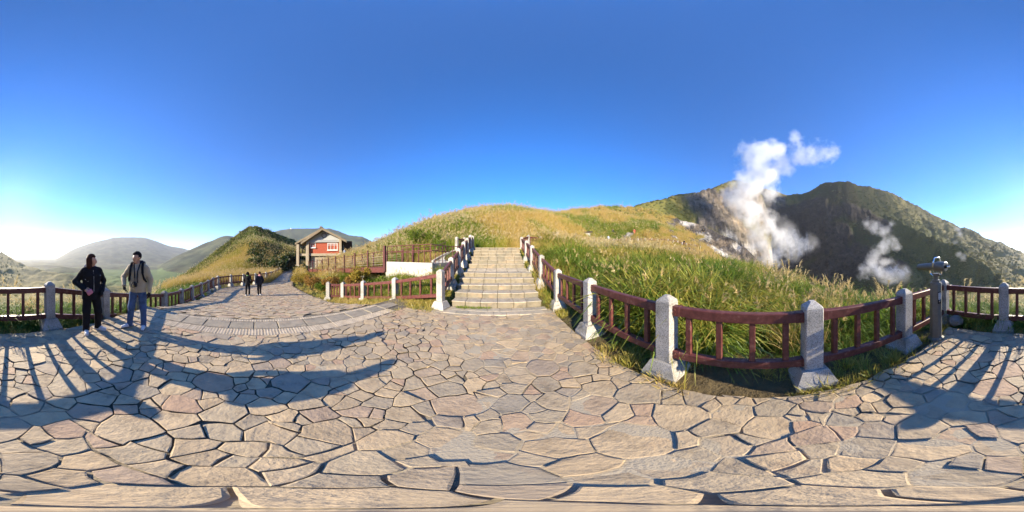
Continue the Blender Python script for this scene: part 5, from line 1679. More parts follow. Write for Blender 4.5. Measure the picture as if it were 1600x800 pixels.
def leaf_fixed(name, c0, c1):
    m, n, l, out = mat(name)
    geo = n.new('ShaderNodeNewGeometry')
    r = ramp(n, [(0.0, c0), (1.0, c1)]); l.new(geo.outputs['Random Per Island'], r.inputs[0])
    d = N(n, 'ShaderNodeBsdfDiffuse'); t = N(n, 'ShaderNodeBsdfTranslucent')
    l.new(r.outputs[0], d.inputs[0]); l.new(r.outputs[0], t.inputs[0])
    ms = n.new('ShaderNodeMixShader'); ms.inputs[0].default_value = 0.3
    l.new(d.outputs[0], ms.inputs[1]); l.new(t.outputs[0], ms.inputs[2]); l.new(ms.outputs[0], out.inputs[0])
    return m
M['leaf_gold'] = leaf_fixed('golden_shrub_leaf', (0.16, 0.15, 0.02), (0.36, 0.24, 0.05))
M['leaf_green'] = leaf_fixed('green_shrub_leaf', (0.05, 0.10, 0.015), (0.16, 0.20, 0.03))
M['leaf_rust'] = leaf_fixed('rusty_shrub_leaf', (0.20, 0.13, 0.03), (0.34, 0.18, 0.06))
for px, r, rx, h, nl, lab_, mt in ((470, 15.5, 1.3, 1.5, 2600, 'golden yellow shrub beside the path corner below the bridge end', 'leaf_gold'),
                                   (487, 13.5, 1.0, 1.3, 2000, 'rust tinged shrub under the left part of the boardwalk', 'leaf_rust'),
                                   (503, 12.0, 0.7, 0.8, 1400, 'small green shrub between the two rusty shrubs', 'leaf_green'),
                                   (516, 11.5, 0.8, 1.2, 1700, 'brownish shrub behind the end of the sunlit fence', 'leaf_rust'),
                                   (563, 8.9, 0.75, 1.5, 2000, 'tall thin golden shrub in front of the boardwalk middle', 'leaf_gold'),
                                   (553, 9.6, 0.6, 1.2, 1300, 'loose rusty shrub left of the tall golden one', 'leaf_rust'),
                                   (586, 8.6, 0.6, 0.7, 1300, 'low green shrub beside the white ramp wall', 'leaf_green'),
                                   (662, 13.8, 1.7, 2.5, 5200, 'dark green bush on the slope behind the ramp railing', 'leaf_green')):
    a = (px - 800) * 0.225 * D2R; xx, yy = r * math.sin(a), r * math.cos(a)
    shrub((xx, yy, gz(xx, yy) - 0.05), rx, h, nl, int(px), lab_, M[mt])

# ================================================================== people
def surface_nets(f, org, h):
    s = f < 0
    nx, ny, nz = f.shape
    c = np.zeros((nx - 1, ny - 1, nz - 1), np.int8)
    for i in (0, 1):
        for j in (0, 1):
            for k in (0, 1): c += s[i:nx - 1 + i, j:ny - 1 + j, k:nz - 1 + k]
    act = (c > 0) & (c < 8)
    idx = -np.ones(act.shape, np.int64)
    cells = np.argwhere(act); idx[act] = np.arange(len(cells))
    acc = np.zeros((len(cells), 3)); cnt = np.zeros(len(cells))
    co = [(i, j, k) for i in (0, 1) for j in (0, 1) for k in (0, 1)]
    for a in co:
        for b_ in co:
            if sum(abs(p - q) for p, q in zip(a, b_)) == 1 and a < b_:
                ia = cells + np.array(a); ib = cells + np.array(b_)
                fa = f[ia[:, 0], ia[:, 1], ia[:, 2]]; fb = f[ib[:, 0], ib[:, 1], ib[:, 2]]
                x_ = (fa < 0) != (fb < 0)
                t = np.where(x_, fa / np.where(np.abs(fa - fb) < 1e-12, 1, fa - fb), 0)
                p = np.array(a)[None] + t[:, None] * (np.array(b_) - np.array(a))[None]
                acc += np.where(x_[:, None], p, 0); cnt += x_
    V_ = (cells + acc / np.maximum(cnt, 1)[:, None]) * h + np.array(org)
    Fq = []
    for ax in range(3):
        u, v = (ax + 1) % 3, (ax + 2) % 3
        sl0 = [slice(None)] * 3; sl1 = [slice(None)] * 3
        sl0[ax] = slice(0, -1); sl1[ax] = slice(1, None)
        e = np.argwhere(s[tuple(sl0)] != s[tuple(sl1)])
        ok = (e[:, u] > 0) & (e[:, v] > 0) & (e[:, u] < f.shape[u] - 1) & (e[:, v] < f.shape[v] - 1)
        e = e[ok]
        inside = s[e[:, 0], e[:, 1], e[:, 2]]
        def g(du, dv):
            q = e.copy(); q[:, u] -= du; q[:, v] -= dv
            return idx[q[:, 0], q[:, 1], q[:, 2]]
        q = np.stack([g(1, 1), g(0, 1), g(0, 0), g(1, 0)], 1)
        q[~inside] = q[~inside][:, ::-1]
        Fq.append(q)
    return V_, np.concatenate(Fq)
def sdf_mesh(name, prims, vox, k=0.03, cut=None, wrinkle=0.0, seed=0):
    """prims: (a, b, ra, rb, (sx,sy,sz)) tapered capsules; smooth union"""
    lo = np.min([np.minimum(p[0], p[1]) - max(p[2], p[3]) * 1.25 for p in prims], 0) - 2.5 * vox - k
    hi = np.max([np.maximum(p[0], p[1]) + max(p[2], p[3]) * 1.25 for p in prims], 0) + 2.5 * vox + k
    n = np.ceil((hi - lo) / vox).astype(int) + 1
    X = np.stack(np.meshgrid(*[lo[i] + np.arange(n[i]) * vox for i in range(3)], indexing='ij'), -1)
    f = None
    for p in prims:
        a, b_, ra, rb = np.array(p[0], float), np.array(p[1], float), p[2], p[3]
        sc = np.array(p[4]) if len(p) > 4 else np.ones(3)
        q = (X - a) / sc; d = (b_ - a) / sc
        L = float((d * d).sum())
        t = np.clip((q @ d) / L, 0, 1) if L > 1e-9 else np.zeros(X.shape[:3])
        dist = (np.sqrt(((q - t[..., None] * d) ** 2).sum(-1)) - (ra + (rb - ra) * t)) * sc.min()
        if f is None: f = dist
        else:
            hh = np.clip(0.5 + 0.5 * (f - dist) / k, 0, 1)
            f = f * (1 - hh) + dist * hh - k * hh * (1 - hh)
    if wrinkle:
        f = f + (fbm(X[..., 0] * 9 + X[..., 2] * 4, X[..., 2] * 13 + X[..., 1] * 7, seed, 3) - 0.5) * 2 * wrinkle
    if cut is not None: f = np.maximum(f, cut(X))
    V_, F_ = surface_nets(f, lo, vox)
    return np_mesh(name, V_, F_, True)
def rot2(v, a): return np.array([v[0] * math.cos(a) - v[1] * math.sin(a), v[0] * math.sin(a) + v[1] * math.cos(a), v[2]])
def cloth(name, col, rough=0.85, var=0.12): return simple(name, col, rough, var, 12.0, 0.15, 60.0, spec=0.2)
M['skin'] = simple('skin', (0.52, 0.30, 0.20), 0.55, 0.06, 6.0, 0.0)
M['hair_dark'] = simple('dark_hair', (0.012, 0.009, 0.008), 0.75, 0.2, 30.0, 0.2, 90.0, spec=0.15)
M['hair_brown'] = simple('reddish_brown_hair', (0.055, 0.020, 0.010), 0.75, 0.3, 30.0, 0.2, 90.0, spec=0.15)
M['black_cloth'] = cloth('black_cloth', (0.010, 0.010, 0.012))
M['beige_cloth'] = cloth('beige_cloth', (0.42, 0.35, 0.24))
M['navy_cloth'] = cloth('navy_cloth', (0.02, 0.022, 0.035))
M['denim'] = cloth('denim', (0.060, 0.105, 0.21), var=0.35)
M['shoe_w'] = simple('white_shoe', (0.62, 0.62, 0.63), 0.5, 0.15, 20.0, 0.0)
M['shoe_b'] = simple('dark_shoe', (0.03, 0.03, 0.035), 0.5, 0.15, 20.0, 0.0)
M['pink'] = simple('pink_pouch', (0.55, 0.19, 0.24), 0.6, 0.1, 20.0, 0.0)
M['glove'] = simple('black_glove', (0.012, 0.012, 0.013), 0.8, 0.1, 20.0, 0.0)
M['eye'] = simple('eye', (0.015, 0.010, 0.008), 0.2, 0.0, 5.0, 0.0)
M['lip'] = simple('lip', (0.30, 0.09, 0.07), 0.5, 0.05, 5.0, 0.0)
M['red_cloth'] = cloth('red_cloth', (0.38, 0.04, 0.04)); M['blue_cloth'] = cloth('pale_blue_cloth', (0.30, 0.38, 0.52))
M['plaid'] = simple('grey_blue_scarf', (0.12, 0.13, 0.22), 0.8, 0.8, 40.0, 0.0)

def hand_prims(w, d, up, s=1.0, curl=0.5, thumb=1):
    """palm and five unequal, bent fingers; w wrist, d direction of the hand, up = back of the hand"""
    d = np.array(d, float); d /= np.linalg.norm(d)
    up = np.array(up, float); up -= d * (up @ d); up /= np.linalg.norm(up)
    sd_ = np.cross(d, up)
    pr = [(w, w + d * 0.075 * s, 0.026 * s, 0.033 * s)]
    for i, (o, L) in enumerate(((-0.030, 0.066), (-0.010, 0.076), (0.010, 0.072), (0.030, 0.056))):
        k0 = w + d * 0.085 * s + sd_ * o * s * 1.1
        d1 = d * math.cos(curl * 0.6) - up * math.sin(curl * 0.6); d2 = d * math.cos(curl * 1.7) - up * math.sin(curl * 1.7)
        k1 = k0 + d1 * L * 0.55 * s; k2 = k1 + d2 * L * 0.5 * s
        pr += [(k0, k1, 0.0105 * s, 0.0098 * s), (k1, k2, 0.0098 * s, 0.0082 * s)]
    t0 = w + d * 0.025 * s - sd_ * 0.028 * s * thumb; t1 = t0 + (d * 0.6 - sd_ * 0.8 * thumb - up * 0.2) * 0.042 * s; t2 = t1 + (d * 0.95 - sd_ * 0.2 * thumb - up * 0.3) * 0.034 * s
    pr += [(t0, t1, 0.014 * s, 0.0115 * s), (t1, t2, 0.0115 * s, 0.009 * s)]
    return pr
def make_person(loc, rz, height, label, J, look, vox=0.012):
    """J : joints in a 1.70 m body facing +Y, +X is the person's right"""
    k = height / 1.70
    A = lambda *v: np.array(v, float)
    def g(nm, d): return np.array(J.get(nm, d), float)
    t = empty('person', loc, rz); tag(t, label, 'person')
    t.scale = (k, k, k)
    hipR, hipL = g('hipR', (0.085, 0, 0.90)), g('hipL', (-0.085, 0, 0.90))
    kneR, kneL = g('kneR', (0.11, 0.03, 0.49)), g('kneL', (-0.11, 0.03, 0.49))
    ankR, ankL = g('ankR', (0.12, 0, 0.085)), g('ankL', (-0.12, 0, 0.085))
    footR, footL = g('footR', (0.03, 1, 0)), g('footL', (-0.03, 1, 0))
    shR, shL = g('shR', (0.165, 0, 1.350)), g('shL', (-0.165, 0, 1.350))
    elR, elL = g('elR', (0.26, -0.04, 1.11)), g('elL', (-0.26, -0.04, 1.11))
    wrR, wrL = g('wrR', (0.25, 0.06, 0.86)), g('wrL', (-0.25, 0.06, 0.86))
    yaw = J.get('yaw', 0.0)
    hd_ = g('head', (0, 0.02, 1.575)); nk = A(0, 0, 1.42)
    H_ = lambda x, y, z: hd_ + rot2((x, y, z), yaw)
    head = [(H_(0, -0.015, 0.035), H_(0, -0.015, 0.036), 0.088, 0.088, (0.88, 1.05, 1.02)), (H_(0, 0.028, 0.0), H_(0, 0.04, -0.075), 0.072, 0.042, (0.9, 1, 1)),
            (H_(0, 0.088, 0.012), H_(0, 0.108, -0.018), 0.009, 0.014), (H_(0.08, -0.005, 0.005), H_(0.083, -0.01, -0.03), 0.014, 0.011, (0.7, 1, 1)), (H_(-0.08, -0.005, 0.005), H_(-0.083, -0.01, -0.03), 0.014, 0.011, (0.7, 1, 1)),
            (H_(0, 0.075, -0.052), H_(0, 0.076, -0.052), 0.022, 0.022, (1.3, 1, 0.6)), (nk, hd_ + A(0, -0.02, -0.06), 0.056, 0.050)]
    body = head + [(A(0, 0, 1.30), A(0, 0, 1.38), 0.12, 0.09, (1.15, 0.8, 1)), (A(0, 0, 0.93), A(0, 0, 1.28), 0.115, 0.125, (1.1, 0.8, 1))]
    for s, e, w in ((shR, elR, wrR), (shL, elL, wrL)):
        body += [(A(s[0] * 0.4, 0, 1.375), s, 0.055, 0.048), (s, e, 0.048, 0.038), (e, w, 0.036, 0.026)]
    for h_, q, a in ((hipR, kneR, ankR), (hipL, kneL, ankL)):
        body += [(h_, q, 0.082, 0.053), (q, a, 0.05, 0.034)]
    if look.get('bare_hands'):
        pass
    o = link('body', sdf_mesh('body', body, vox, 0.025), M['skin'], t)
    jk = look.get('jacket_fat', 1.0); hem = look.get('hem', 0.80)
    torso = [(A(0, 0, 1.27), A(0, 0, 1.37), 0.15 * jk, 0.10 * jk, (1.12, 0.85, 1)), (A(0, 0, hem + 0.10), A(0, 0, 1.26), 0.155 * jk, 0.155 * jk, (1.12, 0.82, 1)), (A(0, 0, hem - 0.05), A(0, 0, hem + 0.16), 0.165 * jk, 0.150 * jk, (1.12, 0.82, 1))]
    arms = []
    for s, e, w in ((shR, elR, wrR), (shL, elL, wrL)):
        arms += [(A(s[0] * 0.35, 0, 1.385), s, 0.075 * jk, 0.066 * jk), (s, e, 0.068 * jk, 0.058 * jk), (e, w - (w - e) * 0.06, 0.058 * jk, 0.046 * jk)]
    cutf = lambda X: np.maximum(hem - X[..., 2], np.minimum(X[..., 2] - 1.455, 9))
    link('jacket', sdf_mesh('jacket', torso + arms, vox, 0.03, cutf, 0.010, 5), M[look['jacket']], t)
    tr = [(A(0, 0, 0.98), A(0, 0, 0.90), 0.125, 0.13, (1.15, 0.85, 1))]
    tf = look.get('trouser_fat', 1.0)
    for h_, q, a in ((hipR, kneR, ankR), (hipL, kneL, ankL)):
        tr += [(h_, q, 0.095 * tf, 0.074 * tf), (q, a + A(0, 0, -0.02), 0.072 * tf, 0.062 * tf)]
    link('trousers', sdf_mesh('trousers', tr, vox, 0.03, lambda X: np.maximum(0.035 - X[..., 2], X[..., 2] - 1.0), 0.009, 9), M[look['trousers']], t)
    for a, fd in ((ankR, footR), (ankL, footL)):
        fd = fd / np.linalg.norm(fd)
        b0 = A(a[0], a[1], 0.045)
        sh = [(b0 - fd * 0.05, b0 + fd * 0.08, 0.043, 0.045, (1, 1, 0.95)), (b0 + fd * 0.06, b0 + fd * 0.165 - A(0, 0, 0.01), 0.045, 0.036), (b0 + A(0, 0, 0.02), b0 + A(0, 0, 0.06), 0.042, 0.04)]
        so = link('shoe', sdf_mesh('shoe', sh, max(0.009, vox * 0.8), 0.02, lambda X: np.maximum(0.0 - X[..., 2] + 0.012, -1)), M[look['shoe']], t)
        sm = MB(); 
        sole = [(b0[0] + fd[0] * u - fd[1] * v, b0[1] + fd[1] * u + fd[0] * v) for u, v in ((-0.10, 0.0), (-0.085, 0.035), (0.0, 0.04), (0.10, 0.048), (0.17, 0.036), (0.20, 0.0), (0.17, -0.036), (0.10, -0.048), (0.0, -0.04), (-0.085, -0.035))]
        sm.prism(sole, 'z', 0.0, 0.022); sm.build('sole', M[look.get('sole', 'shoe_w')], so)
    # hair
    hl = look.get('hair_len', 0.0)
    hp_ = [(H_(0, -0.022, 0.045), H_(0, -0.022, 0.046), 0.098, 0.098, (0.92, 1.06, 1.0)), (H_(0, 0.03, 0.085), H_(0.02, 0.055, 0.078), 0.05, 0.035)]
    if hl: 
        for sx_ in (-1, 0, 1): hp_.append((H_(0.055 * sx_, -0.05 + 0.015 * abs(sx_), 0.02), H_(0.072 * sx_, -0.065 + 0.03 * abs(sx_), -hl), 0.072, 0.058))
    def hair_cut(X):
        q = X - hd_
        yy = -q[..., 0] * math.sin(-yaw) * -1 * 0 + (q[..., 0] * -math.sin(yaw) + q[..., 1] * math.cos(yaw))
        # keep what is behind the face plane, or above the brow
        face = np.maximum(yy - (0.035 if not hl else 0.045), -(q[..., 2] - 0.062) * 1.0)
        low = (-0.035 if not hl else -hl - 0.06) - q[..., 2]
        return np.maximum(np.minimum(yy - 0.03, np.maximum(-(q[..., 2] - 0.060), yy - 0.11)), low)
    link('hair', sdf_mesh('hair', hp_, max(0.008, vox * 0.7), 0.02, hair_cut, 0.006, 21), M[look['hair']], t)
    if vox < 0.02:
        for s in (-1, 1):
            b = MB(); c = H_(0.031 * s, 0.077, 0.012)
            bmesh.ops.create_icosphere(b.bm, subdivisions=1, radius=0.0095, matrix=Matrix.Translation(c))
            b.build('eye', M['eye'], t)
        b = MB(); c0, c1, c2 = H_(-0.024, 0.080, -0.047), H_(0, 0.096, -0.052), H_(0.024, 0.080, -0.047)
        b.tube([c0, c1, c2], [0.004, 0.008, 0.004], 6); b.build('mouth', M['lip'], t)
        for nm, e, w, th in (('R', elR, wrR, 1), ('L', elL, wrL, -1)):
            d = J.get('hand' + nm, None)
            if d is None: d = (w - e) / np.linalg.norm(w - e) + A(0, 0.05, -0.1)
            upv = J.get('back' + nm, (1 if nm == 'R' else -1, 0.2, 0.1))
            hv = hand_prims(w - np.array(d) / np.linalg.norm(d) * 0.01, d, upv, 1.05, J.get('curl' + nm, 0.5), th)
            link('glove' if look.get('glove' + nm) else 'hand', sdf_mesh('hand', hv, 0.0065, 0.008), M['glove'] if look.get('glove' + nm) else M['skin'], t)
    return t, k
def face_cam(x, y, turn=0.0): return math.atan2(-(-x), -y) * 1.0 + turn if False else math.atan2(-y, -x) - math.pi / 2 + turn

# woman in black
wx, wy = -1.74, -2.77
woman, kw = make_person((wx, wy, 0.0), face_cam(wx, wy, 0.35), 1.63, 'woman in black jacket and black trousers holding a pink pouch, turned to the man',
    dict(elR=(0.315, -0.10, 1.13), wrR=(0.20, 0.15, 1.00), elL=(-0.31, -0.08, 1.12), wrL=(-0.20, 0.10, 0.93), kneR=(0.12, 0.04, 0.49), kneL=(-0.13, 0.05, 0.49),
         ankR=(0.135, 0.06, 0.085), ankL=(-0.15, -0.02, 0.085), footR=(0.25, 1, 0), footL=(-0.7, 0.8, 0), yaw=0.95, handR=(-0.7, 0.55, -0.35), backR=(0.3, 0.6, 0.6), curlR=0.9, handL=(0.3, 0.3, -0.6), curlL=0.4),
    dict(jacket='black_cloth', trousers='black_cloth', shoe='shoe_w', hair='hair_brown', hair_len=0.115, hem=0.76, jacket_fat=1.12, trouser_fat=1.15, gloveL=True), 0.0125)
sc_me = sdf_mesh('scarf', [(np.array([0.07, 0.02, 1.43]), np.array([0.09, -0.08, 1.44]), 0.045, 0.05), (np.array([-0.05, -0.10, 1.44]), np.array([0.08, -0.09, 1.44]), 0.05, 0.05), (np.array([-0.05, -0.10, 1.44]), np.array([-0.09, 0.0, 1.43]), 0.045, 0.035)], 0.012, 0.03, None, 0.01, 4)
link('plaid_hood', sc_me, M['plaid'], woman)
b = MB(); b.tube([(0.0, 0.135, 0.80), (0.0, 0.152, 1.05), (0.0, 0.145, 1.25), (0.0, 0.11, 1.38)], 0.006, 5); b.build('zip', M['beam_grey'], woman)
for p in ((0.17, 0.115, 1.20), (0.12, 0.137, 1.16), (-0.15, 0.12, 1.27)):
    b = MB(); bmesh.ops.create_icosphere(b.bm, subdivisions=1, radius=0.010, matrix=Matrix.Translation(p)); b.build('button', M['chrome'], woman)
# pouch in her hand : a thing of its own
cR, sR = math.cos(woman.rotation_euler.z), math.sin(woman.rotation_euler.z)
def wl_(o, k, p): 
    c, s = math.cos(o.rotation_euler.z), math.sin(o.rotation_euler.z)
    return Vector((o.location.x + k * (p[0] * c - p[1] * s), o.location.y + k * (p[0] * s + p[1] * c), o.location.z + k * p[2]))
b = MB(); b.box((0, 0, 0), (0.12, 0.035, 0.095), bevel=0.014)
pouch = b.build('pouch', M['pink'], None, wl_(woman, kw, (0.115, 0.225, 0.955))); pouch.rotation_euler = (0.1, 0.55, woman.rotation_euler.z + 0.1)
tag(pouch, 'small pink pouch held in the hand of the woman in black', 'pouch')

# man in beige
mx_, my_ = -2.60, -2.30
man, km = make_person((mx_, my_, 0.0), face_cam(mx_, my_, -0.25), 1.69, 'man in beige jacket and blue jeans with a camera on his chest',
    dict(elR=(0.34, -0.06, 1.14), wrR=(0.27, 0.13, 0.98), elL=(-0.27, -0.02, 1.10), wrL=(-0.255, 0.06, 0.85), kneR=(0.13, 0.05, 0.49), kneL=(-0.12, 0.03, 0.49), ankR=(0.17, 0.06, 0.085), ankL=(-0.13, 0.04, 0.085),
         footR=(0.75, 0.75, 0), footL=(-0.1, 1, 0), yaw=-0.55, handR=(-0.25, 0.3, -0.9), backR=(1, 0.3, 0), curlR=0.6, handL=(0.0, 0.15, -1), curlL=0.55, head=(0.015, 0.035, 1.57)),
    dict(jacket='beige_cloth', trousers='denim', shoe='shoe_w', hair='hair_dark', hair_len=0, hem=0.84, jacket_fat=1.06, trouser_fat=1.02, gloveL=True, gloveR=True, sole='shoe_b'), 0.0125)
link('hood', sdf_mesh('hood', [(np.array([0.09, 0.05, 1.41]), np.array([0.10, -0.07, 1.44]), 0.035, 0.05), (np.array([-0.10, -0.07, 1.44]), np.array([0.10, -0.08, 1.44]), 0.055, 0.055), (np.array([-0.10, -0.07, 1.44]), np.array([-0.09, 0.05, 1.41]), 0.05, 0.035), (np.array([0, -0.12, 1.36]), np.array([0, -0.11, 1.42]), 0.06, 0.07)], 0.012, 0.03, None, 0.008, 6), M['beige_cloth'], man)
link('hood_lining', sdf_mesh('hood_lining', [(np.array([0.06, 0.055, 1.42]), np.array([0.07, -0.04, 1.47]), 0.028, 0.04), (np.array([-0.07, -0.04, 1.47]), np.array([0.07, -0.05, 1.47]), 0.045, 0.045), (np.array([-0.07, -0.04, 1.47]), np.array([-0.06, 0.055, 1.42]), 0.04, 0.028)], 0.012, 0.03), M['navy_cloth'], man)
b = MB(); b.tube([(0.0, 0.142, 0.84), (0.0, 0.150, 1.05), (0.0, 0.146, 1.25), (0.0, 0.11, 1.37)], 0.008, 5); b.build('zip', M['beam_grey'], man)
# backpack : its own thing
pack = empty('backpack', man.location, man.rotation_euler.z); pack.scale = (km,) * 3
tag(pack, 'black backpack worn on the back of the man in beige', 'backpack')
for s, nm in ((1, 'strap'), (-1, 'strap')):
    b = MB()
    pts = [(s * 0.115, -0.13, 1.40), (s * 0.118, -0.03, 1.482), (s * 0.12, 0.06, 1.455), (s * 0.125, 0.128, 1.36), (s * 0.135, 0.150, 1.25), (s * 0.16, 0.125, 1.14), (s * 0.185, 0.03, 1.06)]
    for p, q in zip(pts, pts[1:]): b.bar(p, q, 0.052, 0.022, 0.004)
    b.build(nm, M['black_cloth'], pack)
link('bag', sdf_mesh('bag', [(np.array([0, -0.21, 1.05]), np.array([0, -0.20, 1.32]), 0.13, 0.11, (1.1, 0.75, 1))], 0.016, 0.03), M['black_cloth'], pack)
camr = empty('camera_on_strap', man.location, man.rotation_euler.z); camr.scale = (km,) * 3
tag(camr, 'black camera hanging on a neck strap at the man\'s chest', 'camera')
for s in (1, -1):
    b = MB()
    pts = [(s * 0.075, -0.02, 1.49), (s * 0.06, 0.09, 1.42), (s * 0.035, 0.160, 1.30), (s * 0.028, 0.175, 1.15), (s * 0.045, 0.18, 1.05)]
    for p, q in zip(pts, pts[1:]): b.bar(p, q, 0.026, 0.008)
    b.build('strap', M['black'], camr)
b = MB(); b.box((0.03, 0.195, 1.02), (0.125, 0.055, 0.085), bevel=0.012); b.box((0.03, 0.195, 1.07), (0.05, 0.05, 0.03), bevel=0.01); b.build('camera_body', M['black'], camr)
b = MB(); b.tube([(0.03, 0.22, 1.015), (0.03, 0.275, 1.005)], [0.036, 0.034], 14); b.build('lens', M['black'], camr)
b = MB(); b.tube([(0.03, 0.2755, 1.005), (0.03, 0.279, 1.005)], 0.027, 14); b.build('lens_glass', M['chrome'], camr)

# the two walkers seen from behind, and visitors far off
def stroller(px, py, r, turn, h, label, jk, tr, shoe, hair, z=None, vox=0.022, hl=0.0, stride=0.06, extra=None):
    q = P(px, py, r)
    z_ = q.z if z is None else z
    t, k = make_person((q.x, q.y, z_), face_cam(q.x, q.y, turn), h, label,
        dict(ankR=(0.10, stride, 0.085), ankL=(-0.10, -stride, 0.085), kneR=(0.10, stride + 0.03, 0.49), kneL=(-0.10, 0.02, 0.48), elR=(0.25, -0.08, 1.11), elL=(-0.25, -0.04, 1.11), wrR=(0.22, 0.06, 0.88), wrL=(-0.22, 0.05, 0.88)),
        dict(jacket=jk, trousers=tr, shoe=shoe, hair=hair, hair_len=hl, hem=0.78), vox)
    return t
q = P(387, 462, 10.9)
w1 = stroller(387, 462, 10.9, math.pi - 0.25, 1.62, 'left of the two walkers in black on the path, seen from behind', 'black_cloth', 'black_cloth', 'shoe_w', 'hair_dark', z=float(path_z(q.x)), hl=0.03)
b = MB(); b.tube([(0.07, 0.0, 1.44), (0.0, -0.09, 1.46), (-0.07, 0.0, 1.44)], 0.035, 7)
M['green_scarf'] = cloth('green_scarf', (0.16, 0.30, 0.10)); b.build('scarf', M['green_scarf'], w1)
q = P(405.5, 461, 11.0)
w2 = stroller(405.5, 461, 11.0, math.pi + 0.3, 1.64, 'right of the two walkers in black, pink collar, seen from behind', 'navy_cloth', 'black_cloth', 'shoe_w', 'hair_brown', z=float(path_z(q.x)), stride=0.09)
b = MB(); b.tube([(0.09, 0.0, 1.42), (0.0, -0.10, 1.44), (-0.09, 0.0, 1.42)], 0.045, 7)
M['pink_scarf'] = cloth('pink_scarf', (0.55, 0.25, 0.30)); b.build('scarf', M['pink_scarf'], w2)
for px, py, r, h, label, jk, tr in ((538.5, 394.5, 26, 1.6, 'distant visitor in pale blue beside the red house', 'blue_cloth', 'navy_cloth'),
                                    (950.5, 376.5, 33, 1.6, 'distant visitor in white and blue on the hillside trail', 'blue_cloth', 'navy_cloth'),
                                    (957.5, 364.5, 40, 1.4, 'distant dark clothed visitor on the slope above the trail', 'navy_cloth', 'black_cloth'),
                                    (991, 369, 41.5, 1.65, 'distant visitor in red by the white rock outcrop', 'red_cloth', 'red_cloth'),
                                    (1069, 386.5, 37, 1.6, 'distant dark visitor behind the far white-post fence', 'black_cloth', 'black_cloth'),
                                    (1093, 388, 37, 1.6, 'rightmost distant visitor at the end of the far white-post fence', 'black_cloth', 'black_cloth')):
    r = surf_hit(px, py, 18.0, 80.0) or r
    q = P(px, py, r)
    stroller(px, py, r, 0.4, h, label, jk, tr, 'shoe_b', 'hair_dark', z=gz(q.x, q.y) - 0.02, vox=0.035)

# ================================================================== steam
def steam(name, blobs, label, dens, seed, vox, nscale, amp=1.0):
    pr = []
    for px, py, R, rad in blobs:
        c = P(px, py, R)
        slant = math.hypot(R, c.z)
        rm = rad * 0.225 * D2R * slant
        pr.append((np.array(c), np.array(c) + np.array([0, 0, 0.01]), rm * 1.30, rm * 1.30))
    me = sdf_mesh(name, pr, vox, vox * 1.5)
    m, n, l, out = mat(name + '_volume')
    geo = n.new('ShaderNodeNewGeometry')
    cur = None
    wz = N(n, 'ShaderNodeTexNoise', Scale=nscale * 0.7, Detail=4.0, Roughness=0.6); l.new(geo.outputs['Position'], wz.inputs['Vector'])
    w1_ = N(n, 'ShaderNodeVectorMath', _operation='SUBTRACT'); w1_.inputs[1].default_value = (0.5, 0.5, 0.5); l.new(wz.outputs['Color'], w1_.inputs[0])
    w2_ = N(n, 'ShaderNodeVectorMath', _operation='SCALE'); w2_.inputs['Scale'].default_value = 1.1 / nscale; l.new(w1_.outputs[0], w2_.inputs[0])
    wp = N(n, 'ShaderNodeVectorMath', _operation='ADD'); l.new(geo.outputs['Position'], wp.inputs[0]); l.new(w2_.outputs[0], wp.inputs[1])
    for a, b_, ra, rb in pr:
        d = N(n, 'ShaderNodeVectorMath', _operation='DISTANCE'); d.inputs[1].default_value = tuple(a); l.new(wp.outputs[0], d.inputs[0])
        q = N(n, 'ShaderNodeMath', _operation='MULTIPLY_ADD'); q.inputs[1].default_value = -1.0 / ra; q.inputs[2].default_value = 1.0
        l.new(d.outputs['Value'], q.inputs[0])
        if cur is None: cur = q
        else:
            mm = N(n, 'ShaderNodeMath', _operation='SMOOTH_MAX'); mm.inputs[2].default_value = 0.18
            l.new(cur.outputs[0], mm.inputs[0]); l.new(q.outputs[0], mm.inputs[1]); cur = mm
    nz = N(n, 'ShaderNodeTexNoise', Scale=nscale * 1.3, Detail=8.0, Roughness=0.68); l.new(geo.outputs['Position'], nz.inputs['Vector'])
    sub = N(n, 'ShaderNodeMath', _operation='MULTIPLY_ADD'); sub.inputs[1].default_value = amp * 1.5; sub.inputs[2].default_value = -amp * 0.86
    l.new(nz.outputs['Fac'], sub.inputs[0])
    ad = N(n, 'ShaderNodeMath', _operation='ADD'); l.new(cur.outputs[0], ad.inputs[0]); l.new(sub.outputs[0], ad.inputs[1])
    mr = N(n, 'ShaderNodeMapRange'); mr.inputs['From Min'].default_value = 0.04; mr.inputs['From Max'].default_value = 1.0; mr.inputs['To Min'].default_value = 0.0; mr.inputs['To Max'].default_value = dens
    mr.clamp = True
    l.new(ad.outputs[0], mr.inputs['Value'])
    v = n.new('ShaderNodeVolumePrincipled')
    v.inputs['Color'].default_value = (0.995, 0.995, 0.995, 1)
    v.inputs['Anisotropy'].default_value = 0.0
    l.new(mr.outputs[0], v.inputs['Density'])
    l.new(v.outputs[0], out.inputs['Volume'])
    try: m.cycles.volume_step_rate = 1.0
    except Exception: pass
    o = link(name, me, m)
    tag(o, label, 'steam', kind='stuff')
    return o
B_ = 150
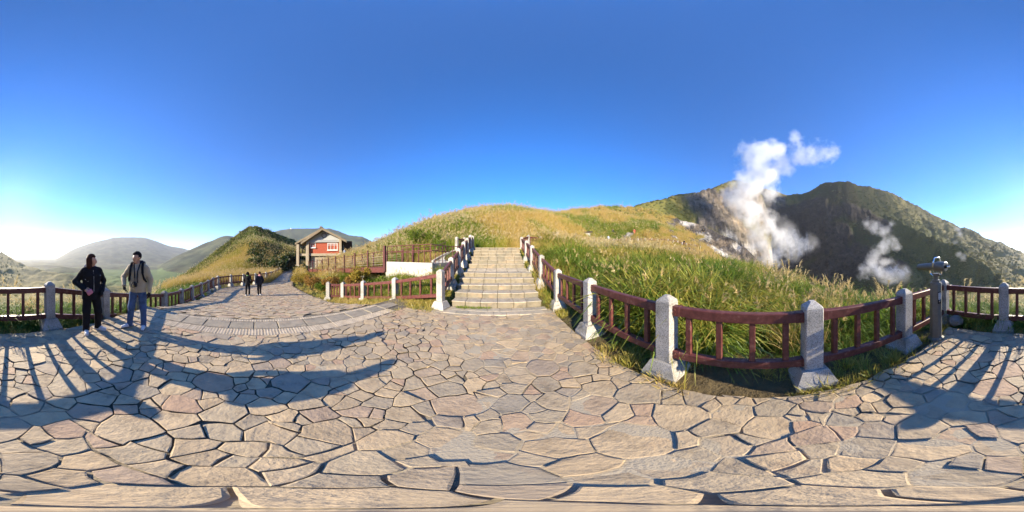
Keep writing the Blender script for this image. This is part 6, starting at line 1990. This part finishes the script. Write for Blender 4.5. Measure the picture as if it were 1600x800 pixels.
steam('steam_plume', [(1192, 402, B_, 14), (1196, 392, B_, 15), (1190, 378, B_, 18), (1184, 360, B_, 20), (1177, 343, B_, 22), (1170, 324, B_, 26), (1160, 304, B_, 26), (1172, 290, B_, 26), (1190, 280, B_, 24), (1200, 270, B_, 17), (1186, 258, B_, 26), (1178, 240, B_, 22),
                      (1196, 238, B_, 22), (1212, 234, B_, 17), (1205, 310, B_, 16), (1212, 372, B_, 18), (1222, 388, B_, 18), (1205, 400, B_, 18), (1170, 395, B_, 14), (1145, 300, B_, 20), (1200, 345, B_, 18)],
      'tall white steam column rising out of the crater', 0.14, 1, 2.6, 0.050, 1.75)
steam('steam_cloud', [(1232, 262, B_, 15), (1240, 248, B_, 15), (1254, 242, B_, 19), (1270, 238, B_, 19), (1285, 240, B_, 18), (1297, 234, B_, 12), (1243, 212, B_, 10), (1248, 224, B_, 11), (1226, 252, B_, 13)],
      'thin torn steam cloud drifting right of the tall column', 0.055, 2, 2.6, 0.060, 2.3)
steam('steam_plume', [(1374, 424, 120, 17), (1362, 410, 120, 15), (1368, 398, 120, 15), (1376, 386, 120, 15), (1384, 376, 120, 15), (1366, 358, 120, 15), (1378, 364, 120, 15), (1358, 350, 120, 10), (1388, 364, 120, 14), (1398, 378, 120, 11), (1404, 386, 120, 8), (1390, 350, 120, 9), (1356, 428, 120, 16), (1392, 432, 120, 16), (1380, 410, 120, 14)],
      'smaller sunlit steam puff on the dark crater wall', 0.11, 3, 1.6, 0.070, 2.3)
steam('steam_wisp', [(1496, 358, 130, 6), (1499, 366, 130, 6), (1494, 378, 130, 5), (1498, 396, 130, 6), (1504, 402, 130, 7)], 'thin steam wisp on the sunny mountain flank', 0.10, 4, 1.2, 0.12, 1.1)
steam('steam_wisp', [(1050, 352, 45, 7), (1047, 364, 45, 8), (1052, 374, 45, 7)], 'faint steam wisp over the pale gully on the golden hill', 0.10, 5, 0.45, 0.35, 1.1)
steam('steam_haze', [(1240, 385, 150, 22), (1262, 378, 165, 18), (1225, 360, 170, 22), (1405, 428, 118, 22), (1380, 430, 118, 20)], 'bluish low vapour clinging to the crater floor', 0.03, 6, 3.0, 0.05, 1.0)

# ================================================================== haze
b = MB(); b.box((0, 0, 120), (7500, 7500, 460))
m, n, l, out = mat('haze_air')
v = n.new('ShaderNodeVolumePrincipled')
v.inputs['Color'].default_value = (0.93, 0.96, 1.0, 1)
v.inputs['Density'].default_value = 0.00015
v.inputs['Anisotropy'].default_value = 0.2
l.new(v.outputs[0], out.inputs['Volume'])
haze = b.build('haze', m)
tag(haze, 'thin bright haze hanging in the valley air', 'haze', kind='stuff')
